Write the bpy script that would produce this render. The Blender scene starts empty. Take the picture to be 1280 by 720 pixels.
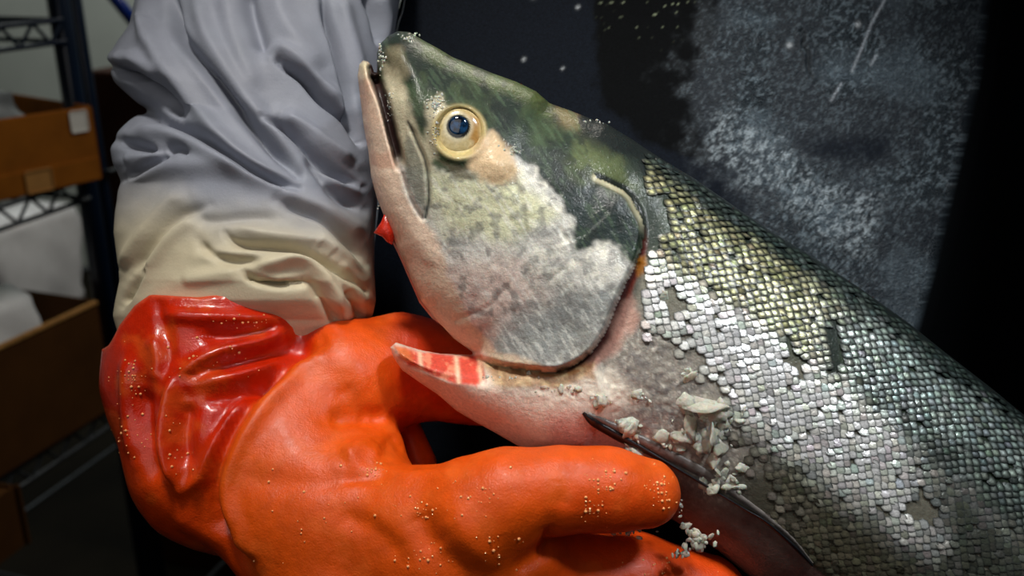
import bpy, bmesh, math, random
import numpy as np

random.seed(7)
rng = np.random.default_rng(11)
SC = bpy.context.scene
COL = SC.collection

# ------------------------------------------------------------------ camera
F = 1200.0
PITCH = math.radians(20)
CAM = np.array([0.0, 0.0, 1.32])
RIGHT = np.array([1.0, 0, 0])
UP = np.array([0, math.sin(PITCH), math.cos(PITCH)])
FWD = np.array([0, math.cos(PITCH), -math.sin(PITCH)])


def from_cam(v):
    """camera-aligned metres (right, up, ahead) -> world"""
    v = np.asarray(v, float)
    return CAM + v[..., 0:1] * RIGHT + v[..., 1:2] * UP + v[..., 2:3] * FWD


def cam_pt(px, py, d):
    px, py, d = np.broadcast_arrays(np.asarray(px, float), np.asarray(py, float), np.asarray(d, float))
    return np.stack([(px - 640) / F * d, -(py - 360) / F * d, d], -1)


def at(px, py, d):
    return from_cam(cam_pt(px, py, d))


cd = bpy.data.cameras.new('camera')
cam = bpy.data.objects.new('camera', cd)
COL.objects.link(cam)
cam.location = CAM
cam.rotation_euler = (math.radians(90) - PITCH, 0, 0)
cd.sensor_width = 36
cd.lens = 36 * F / 1280
cd.clip_start = 0.02
cd.dof.use_dof = True
cd.dof.focus_distance = 0.345
cd.dof.aperture_fstop = 11
SC.camera = cam

# ------------------------------------------------------------------ world, lamps, exposure
w = bpy.data.worlds.new('room_air')
SC.world = w
w.use_nodes = True
w.node_tree.nodes['Background'].inputs[0].default_value = (0.55, 0.65, 0.8, 1)
w.node_tree.nodes['Background'].inputs[1].default_value = 0.014
SC.view_settings.view_transform = 'Standard'
SC.view_settings.look = 'None'
SC.view_settings.gamma = 1
SC.view_settings.use_curve_mapping = False
SC.view_settings.exposure = 0.0


def area_lamp(name, cpos, ctarget, size, power, color, world=False):
    from mathutils import Vector
    d = bpy.data.lights.new(name, 'AREA')
    d.shape = 'RECTANGLE'
    d.size, d.size_y = size
    d.energy = power
    d.color = color
    o = bpy.data.objects.new(name, d)
    COL.objects.link(o)
    p = np.array(cpos, float) if world else from_cam(np.array(cpos, float))
    t = np.array(ctarget, float) if world else from_cam(np.array(ctarget, float))
    o.location = p
    o.rotation_euler = Vector(t - p).to_track_quat('-Z', 'Y').to_euler()
    return o


def spot_lamp(name, cpos, ctarget, angle, blend, radius, power, color):
    from mathutils import Vector
    d = bpy.data.lights.new(name, 'SPOT')
    d.spot_size = math.radians(angle)
    d.spot_blend = blend
    d.shadow_soft_size = radius
    d.energy = power
    d.color = color
    o = bpy.data.objects.new(name, d)
    COL.objects.link(o)
    p = from_cam(np.array(cpos, float))
    t = from_cam(np.array(ctarget, float))
    o.location = p
    o.rotation_euler = Vector(t - p).to_track_quat('-Z', 'Y').to_euler()
    return o


spot_lamp('lamp_above', (-0.13, 0.55, 0.03), (-0.015, 0.005, 0.37), 48, 1.0, 0.05, 14, (1.0, 0.96, 0.90))
spot_lamp('lamp_right', (0.30, 0.40, -0.06), (0.10, 0.035, 0.38), 36, 1.0, 0.05, 14.5, (0.93, 0.97, 1.0))
area_lamp('fill_left', (-0.22, 0.16, -0.15), (-0.06, 0.0, 0.38), (0.45, 0.45), 0.54, (1.0, 0.95, 0.9))  # added fill light from the front left, no fixture there
area_lamp('rack_fill', (0.3, 1.5, 2.3), (-0.6, 1.2, 1.0), (0.3, 0.5), 9, (1.0, 0.93, 0.82), world=True)  # added area light to brighten the rack fronts, no fixture
area_lamp('wall_fill', (-0.9, 3.0, 2.7), (-1.2, 3.9, 1.0), (1.2, 0.3), 22, (0.95, 1.0, 0.98), world=True)  # added wash that brightens the back wall, unseen source


# ------------------------------------------------------------------ helpers
def lin(c):
    c = np.asarray(c, float) / 255.0
    return np.where(c <= 0.04045, c / 12.92, ((c + 0.055) / 1.055) ** 2.4)


def sstep(a, b, x):
    t = np.clip((x - a) / (b - a + 1e-12), 0, 1)
    return t * t * (3 - 2 * t)


_T = rng.random((256, 256))


def vnoise(x, y, s=0):
    x = np.asarray(x, float) + 37.7 * s
    y = np.asarray(y, float) + 91.3 * s
    xi = np.floor(x).astype(int)
    yi = np.floor(y).astype(int)
    fx = x - xi
    fy = y - yi
    fx = fx * fx * (3 - 2 * fx)
    fy = fy * fy * (3 - 2 * fy)
    a = _T[xi % 256, yi % 256]
    b = _T[(xi + 1) % 256, yi % 256]
    c = _T[xi % 256, (yi + 1) % 256]
    d = _T[(xi + 1) % 256, (yi + 1) % 256]
    return (a * (1 - fx) + b * fx) * (1 - fy) + (c * (1 - fx) + d * fx) * fy


def fbm(x, y, s=0, o=4):
    v = 0
    amp = 0.5
    for k in range(o):
        v = v + amp * vnoise(x * 2 ** k, y * 2 ** k, s + k)
        amp *= 0.5
    return v / (1 - 0.5 ** o)


def seg_dist(px, py, poly, closed=False):
    """distance to a polyline, nearest point, parameter 0..1 along it"""
    px = np.asarray(px, float).ravel()
    py = np.asarray(py, float).ravel()
    P = np.asarray(poly, float)
    if closed:
        P = np.vstack([P, P[:1]])
    L = np.hypot(*(P[1:] - P[:-1]).T)
    cum = np.concatenate([[0], np.cumsum(L)])
    best = np.full(px.shape, 1e9)
    bx = np.zeros_like(px)
    by = np.zeros_like(px)
    bt = np.zeros_like(px)
    for i in range(len(P) - 1):
        a, b = P[i], P[i + 1]
        ab = b - a
        q = max(ab @ ab, 1e-9)
        t = np.clip(((px - a[0]) * ab[0] + (py - a[1]) * ab[1]) / q, 0, 1)
        x = a[0] + t * ab[0]
        y = a[1] + t * ab[1]
        d = np.hypot(px - x, py - y)
        m = d < best
        best[m] = d[m]
        bx[m] = x[m]
        by[m] = y[m]
        bt[m] = (cum[i] + t[m] * L[i]) / cum[-1]
    return best, bx, by, bt


def inside(px, py, poly):
    px = np.asarray(px, float).ravel()
    py = np.asarray(py, float).ravel()
    P = np.asarray(poly, float)
    c = np.zeros(px.shape, bool)
    n = len(P)
    for i in range(n):
        x0, y0 = P[i]
        x1, y1 = P[(i + 1) % n]
        if y0 == y1:
            continue
        m = ((y0 > py) != (y1 > py)) & (px < (x1 - x0) * (py - y0) / (y1 - y0) + x0)
        c ^= m
    return c


def pmask(px, py, poly, feather, wob=0.0, s=0):
    d = seg_dist(px, py, poly, True)[0]
    d = np.where(inside(px, py, poly), d, -d)
    if wob:
        d = d + wob * (fbm(np.ravel(px) / 16, np.ravel(py) / 16, s) - 0.5) * 2
    return sstep(-feather, feather, d)


def smooth_line(P, n=8):
    """Catmull-Rom through the points"""
    P = np.asarray(P, float)
    Q = np.vstack([2 * P[0] - P[1], P, 2 * P[-1] - P[-2]])
    out = []
    for i in range(1, len(Q) - 2):
        for t in np.linspace(0, 1, n, endpoint=False):
            a, b, c, d = Q[i - 1], Q[i], Q[i + 1], Q[i + 2]
            out.append(0.5 * ((2 * b) + (-a + c) * t + (2 * a - 5 * b + 4 * c - d) * t * t + (-a + 3 * b - 3 * c + d) * t ** 3))
    out.append(P[-1])
    return np.array(out)


def mesh_obj(name, verts, faces, mat=None, parent=None, col=None, smooth=True):
    """verts in world metres (or local when the parent is rotated)"""
    me = bpy.data.meshes.new(name)
    verts = np.asarray(verts, np.float64)
    if parent is not None and not parent.get('_local'):
        verts = verts - np.array(parent['_org'])
    if isinstance(faces, np.ndarray):
        k = faces.shape[1]
        me.vertices.add(len(verts))
        me.vertices.foreach_set('co', verts.astype(np.float32).ravel())
        me.loops.add(faces.size)
        me.loops.foreach_set('vertex_index', faces.astype(np.int32).ravel())
        me.polygons.add(len(faces))
        me.polygons.foreach_set('loop_start', np.arange(0, faces.size, k, dtype=np.int32))
        me.update(calc_edges=True)
    else:
        me.from_pydata([tuple(v) for v in verts], [], [tuple(f) for f in faces])
        me.update()
    me.validate()
    if smooth:
        me.polygons.foreach_set('use_smooth', np.ones(len(me.polygons), bool))
    if col is not None and len(col) == len(me.vertices):
        a = me.color_attributes.new('Col', 'FLOAT_COLOR', 'POINT')
        c = np.ones((len(verts), 4), np.float32)
        c[:, :col.shape[1]] = col
        a.data.foreach_set('color', c.ravel())
    if mat:
        me.materials.append(mat)
    o = bpy.data.objects.new(name, me)
    COL.objects.link(o)
    if parent is not None:
        o.parent = parent
        if parent.get('_local'):
            o['_local'] = 1
    return o


def thing(name, label, cat, org, rotz=None, group=None):
    o = bpy.data.objects.new(name, None)
    COL.objects.link(o)
    o.empty_display_size = 0.05
    o.location = org
    if rotz is not None:
        o.rotation_euler = (0, 0, rotz)
        o['_local'] = 1
    o['_org'] = [float(v) for v in org]
    o['label'] = label
    o['category'] = cat
    if group:
        o['group'] = group
    return o


def sub(o, parent_org):
    """let a part carry sub-parts that are given in world metres"""
    o['_org'] = [float(v) for v in parent_org]
    return o


def tag(o, label, cat, group=None, kind=None):
    o['label'] = label
    o['category'] = cat
    if group:
        o['group'] = group
    if kind:
        o['kind'] = kind
    return o


# ------------------------------------------------------------------ materials
def mat_new(name):
    m = bpy.data.materials.new(name)
    m.use_nodes = True
    nt = m.node_tree
    return m, nt, nt.nodes['Principled BSDF']


def set_in(b, **k):
    for n, v in k.items():
        n = n.replace('_', ' ')
        if n in b.inputs:
            b.inputs[n].default_value = v


def noise_node(nt, scale, detail=4, rough=0.55, coord='Object', dist=0.0):
    tc = nt.nodes.new('ShaderNodeTexCoord')
    n = nt.nodes.new('ShaderNodeTexNoise')
    n.inputs['Scale'].default_value = scale
    n.inputs['Detail'].default_value = detail
    n.inputs['Roughness'].default_value = rough
    n.inputs['Distortion'].default_value = dist
    nt.links.new(tc.outputs[coord], n.inputs['Vector'])
    return n


def ramp(nt, src, stops):
    r = nt.nodes.new('ShaderNodeValToRGB')
    el = r.color_ramp.elements
    while len(el) < len(stops):
        el.new(0.5)
    for e, (p, c) in zip(el, stops):
        e.position = p
        e.color = (*c, 1) if len(c) == 3 else c
    nt.links.new(src, r.inputs[0])
    return r


def bump(nt, b, src, dist, strength=1.0, prev=None):
    n = nt.nodes.new('ShaderNodeBump')
    n.inputs['Strength'].default_value = strength
    n.inputs['Distance'].default_value = dist
    nt.links.new(src, n.inputs['Height'])
    if prev:
        nt.links.new(prev.outputs[0], n.inputs['Normal'])
    nt.links.new(n.outputs[0], b.inputs['Normal'])
    return n


def vcol(nt, b, grain=None, grain_amt=0.25, grain_rough=0.6):
    a = nt.nodes.new('ShaderNodeAttribute')
    a.attribute_name = 'Col'
    if grain:
        n = noise_node(nt, grain, 5, grain_rough)
        r = ramp(nt, n.outputs[0], [(0.3, (1 - grain_amt,) * 3), (0.7, (1 + grain_amt,) * 3)])
        m = nt.nodes.new('ShaderNodeMix')
        m.data_type = 'RGBA'
        m.blend_type = 'MULTIPLY'
        m.inputs[0].default_value = 1
        nt.links.new(a.outputs['Color'], m.inputs[6])
        nt.links.new(r.outputs[0], m.inputs[7])
        nt.links.new(m.outputs[2], b.inputs['Base Color'])
    else:
        nt.links.new(a.outputs['Color'], b.inputs['Base Color'])
    return a


def mat_fish():
    m, nt, b = mat_new('wet_fish_skin')
    a = vcol(nt, b, 700, 0.18, 0.7)
    nt.links.new(a.outputs['Alpha'], b.inputs['Metallic'])
    set_in(b, Roughness=0.5, Specular_IOR_Level=0.22, Coat_Weight=0.34, Coat_Roughness=0.07, Subsurface_Weight=0.08, Subsurface_Scale=0.004)
    n1 = noise_node(nt, 420, 4, 0.65)
    n2 = noise_node(nt, 1400, 3, 0.6)
    b1 = bump(nt, b, n1.outputs[0], 0.0009, 0.35)
    bump(nt, b, n2.outputs[0], 0.0004, 0.3, b1)
    nt.links.new(b.inputs['Normal'].links[0].from_socket, b.inputs['Coat Normal'])
    return m


def mat_scale():
    m, nt, b = mat_new('silver_scale')
    a = vcol(nt, b, 1500, 0.15)
    nt.links.new(a.outputs['Alpha'], b.inputs['Metallic'])
    set_in(b, Roughness=0.33, Specular_IOR_Level=0.3, Coat_Weight=0.08, Coat_Roughness=0.12)
    n1 = noise_node(nt, 900, 2, 0.5)
    bump(nt, b, n1.outputs[0], 0.0006, 0.4)
    return m


def mat_glove():
    m, nt, b = mat_new('orange_rubber')
    a = vcol(nt, b, 160, 0.12)
    # alpha: gloss of the dipped rubber (slick cuff, grained hand)
    for sock, lo_, hi_ in (('Roughness', 0.43, 0.25), ('Coat Weight', 0.0, 0.35)):
        mr = nt.nodes.new('ShaderNodeMapRange')
        mr.inputs[3].default_value = lo_
        mr.inputs[4].default_value = hi_
        nt.links.new(a.outputs['Alpha'], mr.inputs[0])
        nt.links.new(mr.outputs[0], b.inputs[sock])
    set_in(b, Specular_IOR_Level=0.4, Coat_Roughness=0.1, Subsurface_Weight=0.05, Subsurface_Scale=0.004)
    n1 = noise_node(nt, 260, 3, 0.6)
    n2 = noise_node(nt, 1500, 3, 0.6)
    b1 = bump(nt, b, n1.outputs[0], 0.0006, 0.5)
    bump(nt, b, n2.outputs[0], 0.0003, 0.5, b1)
    return m


def mat_sleeve():
    m, nt, b = mat_new('pale_rubberised_cloth')
    vcol(nt, b, 60, 0.07)
    set_in(b, Roughness=0.55, Specular_IOR_Level=0.3)
    n1 = noise_node(nt, 900, 3, 0.6)
    bump(nt, b, n1.outputs[0], 0.0003, 0.4)
    return m


def mat_apron():
    m, nt, b = mat_new('black_rubber_apron')
    a = vcol(nt, b, 1300, 0.75, 0.75)
    # fine leather-like grain, pulled along one diagonal
    tc = nt.nodes.new('ShaderNodeTexCoord')
    mp = nt.nodes.new('ShaderNodeMapping')
    mp.inputs['Rotation'].default_value = (0, math.radians(40), 0)
    mp.inputs['Scale'].default_value = (1.0, 1.0, 1.7)
    n = nt.nodes.new('ShaderNodeTexNoise')
    n.inputs['Scale'].default_value = 850
    n.inputs['Detail'].default_value = 3
    nt.links.new(tc.outputs['Object'], mp.inputs[0])
    nt.links.new(mp.outputs[0], n.inputs['Vector'])
    # alpha: how matt and gritty the rubber is at that place
    mr = nt.nodes.new('ShaderNodeMapRange')
    mr.inputs[3].default_value = 0.75
    mr.inputs[4].default_value = 0.34
    nt.links.new(a.outputs['Alpha'], mr.inputs[0])
    nt.links.new(mr.outputs[0], b.inputs['Roughness'])
    sp = nt.nodes.new('ShaderNodeMapRange')
    sp.inputs[3].default_value = 0.02
    sp.inputs[4].default_value = 0.50
    nt.links.new(a.outputs['Alpha'], sp.inputs[0])
    nt.links.new(sp.outputs[0], b.inputs['Specular IOR Level'])
    bm_ = nt.nodes.new('ShaderNodeBump')
    bm_.inputs['Distance'].default_value = 0.0016
    nt.links.new(a.outputs['Alpha'], bm_.inputs['Strength'])
    nt.links.new(n.outputs[0], bm_.inputs['Height'])
    nt.links.new(bm_.outputs[0], b.inputs['Normal'])
    return m


def mat_plain(name, rgb, rough=0.5, metallic=0.0, noise=None, amt=0.2, spec=0.5, bmp=None):
    m, nt, b = mat_new(name)
    c = lin(rgb)
    set_in(b, Base_Color=(*c, 1), Roughness=rough, Metallic=metallic, Specular_IOR_Level=spec)
    if noise:
        n = noise_node(nt, noise, 5, 0.6)
        r = ramp(nt, n.outputs[0], [(0.3, tuple(c * (1 - amt))), (0.7, tuple(c * (1 + amt)))])
        nt.links.new(r.outputs[0], b.inputs['Base Color'])
        if bmp:
            bump(nt, b, n.outputs[0], bmp, 0.6)
    return m


def mat_ice():
    m, nt, b = mat_new('slush_ice')
    set_in(b, Base_Color=(0.92, 0.86, 0.72, 1), Roughness=0.12, Transmission_Weight=0.45, IOR=1.31, Specular_IOR_Level=0.6, Subsurface_Weight=0.3, Subsurface_Scale=0.003)
    n = noise_node(nt, 700, 3)
    bump(nt, b, n.outputs[0], 0.0008, 0.6)
    return m


def mat_water():
    m, nt, b = mat_new('water_drop')
    set_in(b, Base_Color=(*lin((255, 176, 110)), 1), Roughness=0.04, Specular_IOR_Level=0.9, Coat_Weight=1.0, Coat_Roughness=0.02)  # opaque pale orange: the glint of the drops is in the colour
    return m


M_FISH, M_SCALE, M_GLOVE, M_SLEEVE, M_APRON = mat_fish(), mat_scale(), mat_glove(), mat_sleeve(), mat_apron()
M_ICE, M_WATER = mat_ice(), mat_water()
M_CARD = mat_plain('brown_cardboard', (152, 90, 20), 0.75, 0, 18, 0.22, 0.2)
M_CARD_EDGE = mat_plain('cardboard_edge', (176, 132, 76), 0.8, 0, 60, 0.2, 0.2)
M_CARD_DARK = mat_plain('dark_brown_cardboard', (62, 34, 22), 0.8, 0, 10, 0.2, 0.15)
M_TAPE = mat_plain('packing_tape', (190, 140, 80), 0.4, 0, 30, 0.1, 0.4)
M_PAPER = mat_plain('white_paper_label', (235, 235, 230), 0.6, 0, 40, 0.03, 0.3)
M_POST = mat_plain('dark_blue_enamel', (8, 24, 44), 0.28, 0.0, 12, 0.2, 0.6)
M_BRACE = mat_plain('blue_enamel', (10, 45, 130), 0.35, 0.0, 12, 0.1, 0.5)
M_WIRE = mat_plain('dull_steel_wire', (70, 75, 80), 0.4, 0.6, 30, 0.2, 0.5)
M_BAG = mat_plain('milky_plastic', (232, 236, 240), 0.35, 0.0, 14, 0.12, 0.5)
M_WALL = mat_plain('grey_painted_wall', (176, 180, 172), 0.7, 0, 2.2, 0.12, 0.2)
M_FLOOR = mat_plain('stained_concrete_floor', (22, 18, 11), 0.8, 0, 3.5, 0.55, 0.1, 0.004)


# ------------------------------------------------------------------ setting
def box_mesh(name, lo, hi, mat, parent=None, bevel=0.0, kind=None):
    bm = bmesh.new()
    bmesh.ops.create_cube(bm, size=1)
    lo = np.array(lo, float)
    hi = np.array(hi, float)
    for v in bm.verts:
        v.co = [lo[i] + (v.co[i] + 0.5) * (hi[i] - lo[i]) for i in range(3)]
    if bevel:
        bmesh.ops.bevel(bm, geom=bm.edges[:], offset=bevel, segments=2, affect='EDGES')
    me = bpy.data.meshes.new(name)
    bm.to_mesh(me)
    bm.free()
    me.materials.append(mat)
    o = bpy.data.objects.new(name, me)
    COL.objects.link(o)
    if parent is not None:
        o.parent = parent
    if kind:
        o['kind'] = kind
    return o


box_mesh('floor', (-3.2, -1.2, -0.05), (3.0, 4.0, 0.0), M_FLOOR, kind='structure')
box_mesh('wall_back', (-3.2, 3.9, 0.0), (3.0, 4.0, 3.0), M_WALL, kind='structure')
box_mesh('wall_left', (-3.25, -1.2, 0.0), (-3.15, 3.9, 3.0), M_WALL, kind='structure')

# ------------------------------------------------------------------ the salmon
# side view of the fish in pixels; the body is symmetric about that plane and its half thickness comes from depth fields
D0 = 0.360
BACK = [(497, 39), (512, 40), (530, 51), (547, 60), (565, 71), (590, 81), (617, 92), (645, 102), (670, 114), (687, 129), (715, 139), (743, 150),
        (757, 154), (790, 174), (809, 187), (834, 203), (868, 223), (898, 244), (930, 266), (964, 289), (1021, 324), (1085, 367), (1136, 404),
        (1181, 440), (1238, 484), (1277, 516), (1340, 567), (1450, 656), (1560, 748), (1680, 852), (1780, 942), (1880, 1040), (1925, 1085)]
BELLY = [(1885, 1135), (1800, 1130), (1680, 1105), (1500, 1040), (1300, 948), (1150, 862), (1040, 790), (945, 727), (897, 688), (850, 655), (800, 628),
         (740, 598), (700, 582), (660, 565), (640, 553), (617, 540), (593, 527), (570, 513), (547, 493), (523, 477), (503, 463), (492, 447), (488, 434),
         (495, 428), (510, 433), (527, 438), (550, 442), (577, 443), (590, 444)]
JAW = [(592, 441), (567, 423), (543, 397), (527, 377), (520, 363), (507, 332), (497, 310), (489, 290), (480, 270), (471, 247), (464, 222), (460, 187),
       (454, 155), (450, 120), (447, 95), (449, 81), (454, 75), (460, 77), (465, 82), (468, 92), (471, 90), (471, 77), (471, 66), (475, 55), (485, 45)]
SIL = np.array(BACK + BELLY + JAW)
BACKL = smooth_line(BACK, 4)
GILL = smooth_line([(590, 443), (620, 456), (666, 463), (702, 463), (736, 444), (757, 415), (770, 384), (782, 356), (794, 333), (803, 306), (804, 280),
                    (796, 262), (784, 242), (765, 231), (745, 222)], 6)
HEAD = np.vstack([GILL, [(735, 190), (720, 142), (600, 60), (480, 20), (420, 60), (430, 200), (470, 330), (560, 440)]])
ISTH = np.array([(480, 420), (510, 433), (550, 442), (590, 446), (620, 458), (666, 466), (702, 466), (745, 450), (760, 500), (730, 560), (640, 570), (480, 480)])
MOUTH = smooth_line([(466, 84), (471, 104), (479, 125), (486, 150), (491, 170), (497, 192), (503, 216)], 5)
MAXL = smooth_line([(510, 152), (516, 164), (522, 179), (531, 200), (535, 222), (536, 250), (532, 272)], 5)
MAXF = smooth_line([(503, 216), (509, 236), (516, 254), (528, 274)], 5)
EYE = (574.0, 165.0)

gx = np.concatenate([np.arange(440, 1296, 2.0), np.arange(1296, 1960, 8.0)])
gy = np.concatenate([np.arange(30, 740, 2.0), np.arange(740, 1170, 8.0)])
GX, GY = np.meshgrid(gx, gy, indexing='ij')
shp = GX.shape
px = GX.ravel()
py = GY.ravel()
sd, nx_, ny_, _ = seg_dist(px, py, SIL, True)
ins = inside(px, py, SIL)
dback = seg_dist(px, py, BACKL)[0]


def fish_height(px, py, sd):
    """half thickness in metres without relief"""
    H = 0.030 - 0.006 * sstep(760, 520, px) - 0.014 * sstep(1400, 1900, px)
    R = 172 - 50 * sstep(700, 500, px) - 120 * sstep(1300, 1900, px)
    q = np.clip(sd / R, 0, 1)
    return H * np.sqrt(np.clip(1 - (1 - q) ** 2, 0, 1))


h = np.where(ins, fish_height(px, py, sd), 0).reshape(shp)
hb = h.copy()
for _ in range(14):
    p = np.pad(hb, 1, mode='edge')
    hb = (p[:-2, 1:-1] + p[2:, 1:-1] + p[1:-1, :-2] + p[1:-1, 2:] + 2 * hb) / 6
h = h + (hb - h) * sstep(6, 40, sd).reshape(shp)
h = h.ravel()

# relief (front side); the far side takes the same shape
gd, _, _, gt = seg_dist(px, py, GILL)
in_head = inside(px, py, HEAD)
gfade = sstep(1.0, 0.90, gt) * sstep(0.0, 0.06, gt)
rel = np.where(in_head, 0.0042 * sstep(0, 7, gd) * np.exp(-(gd / 55.0) ** 2), -0.0042 * np.exp(-gd / 26.0)) * gfade
isth = pmask(px, py, ISTH, 6)
rel += 0.0035 * isth * sstep(0, 24, sd)
dm = seg_dist(px, py, MOUTH)
rel -= 0.010 * sstep(9, 2.5, dm[0]) * sstep(1, 0.85, dm[3])
d1 = seg_dist(px, py, MAXL)
rel -= 0.0016 * np.exp(-(d1[0] / 2.4) ** 2) * sstep(0, 0.15, d1[3])
d2 = seg_dist(px, py, MAXF)
rel -= 0.0012 * np.exp(-(d2[0] / 2.6) ** 2)
de = np.hypot(px - EYE[0], (py - EYE[1]) * 0.95)
rel += 0.0007 * np.exp(-((de - 33) / 5.0) ** 2) - 0.0025 * sstep(31, 24, de)
rel += 0.0022 * np.exp(-(np.hypot(px - 622, py - 207) / 19) ** 2)
rel += 0.0014 * np.exp(-(seg_dist(px, py, [(452, 90), (465, 190), (490, 260), (535, 320)])[0] / 14) ** 2)
# soft plates of the cheek and gill cover
rel += 0.0012 * (fbm(px / 42, py / 42, 3, 3) - 0.5) * in_head
rel += 0.0004 * (fbm(px / 12, py / 12, 5, 3) - 0.5) * pmask(px, py, [(530, 190), (640, 215), (720, 300), (800, 320), (700, 450), (590, 430), (540, 300)], 10)
rel -= 0.0004 * np.exp(-(seg_dist(px, py, smooth_line([(640, 215), (655, 270), (650, 330), (615, 380), (570, 400)]))[0] / 4) ** 2)
rel -= 0.0004 * np.exp(-(seg_dist(px, py, smooth_line([(700, 285), (715, 320), (690, 350)]))[0] / 3) ** 2)
rel += 0.0012 * np.exp(-(seg_dist(px, py, smooth_line([(764, 230), (785, 244), (799, 262), (805, 290), (800, 325)]))[0] / 4) ** 2)
# torn flesh of the isthmus, rough flank near the fin
rel -= 0.0022 * pmask(px, py, [(490, 432), (520, 440), (602, 446), (606, 478), (560, 476), (512, 458)], 4)
rel += 0.0008 * (fbm(px / 7, py / 7, 8, 3) - 0.5) * pmask(px, py, [(600, 446), (740, 450), (790, 400), (860, 420), (920, 560), (880, 600), (740, 520), (600, 480)], 18)
rel *= sstep(0, 9, sd)
h = np.where(ins, np.maximum(h + rel, 0.0), 0.0)

HG = h.reshape(shp)


def grid_h(x, y):
    i = np.clip(np.searchsorted(gx, x) - 1, 0, len(gx) - 2)
    j = np.clip(np.searchsorted(gy, y) - 1, 0, len(gy) - 2)
    fx = np.clip((x - gx[i]) / (gx[i + 1] - gx[i]), 0, 1)
    fy = np.clip((y - gy[j]) / (gy[j + 1] - gy[j]), 0, 1)
    return (HG[i, j] * (1 - fx) + HG[i + 1, j] * fx) * (1 - fy) + (HG[i, j + 1] * (1 - fx) + HG[i + 1, j + 1] * fx) * fy


def on_fish(x, y, lift=0.0):
    x = np.asarray(x, float)
    y = np.asarray(y, float)
    return at(x, y, D0 - grid_h(x, y) - lift)


# colours of skin (linear albedo + silvering in alpha)
def mixc(c, m, rgb, a=None):
    t = np.asarray(m)[:, None]
    c[:, :3] = c[:, :3] * (1 - t) + lin(rgb) * t
    if a is not None:
        c[:, 3] = c[:, 3] * (1 - t[:, 0]) + a * t[:, 0]


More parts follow.
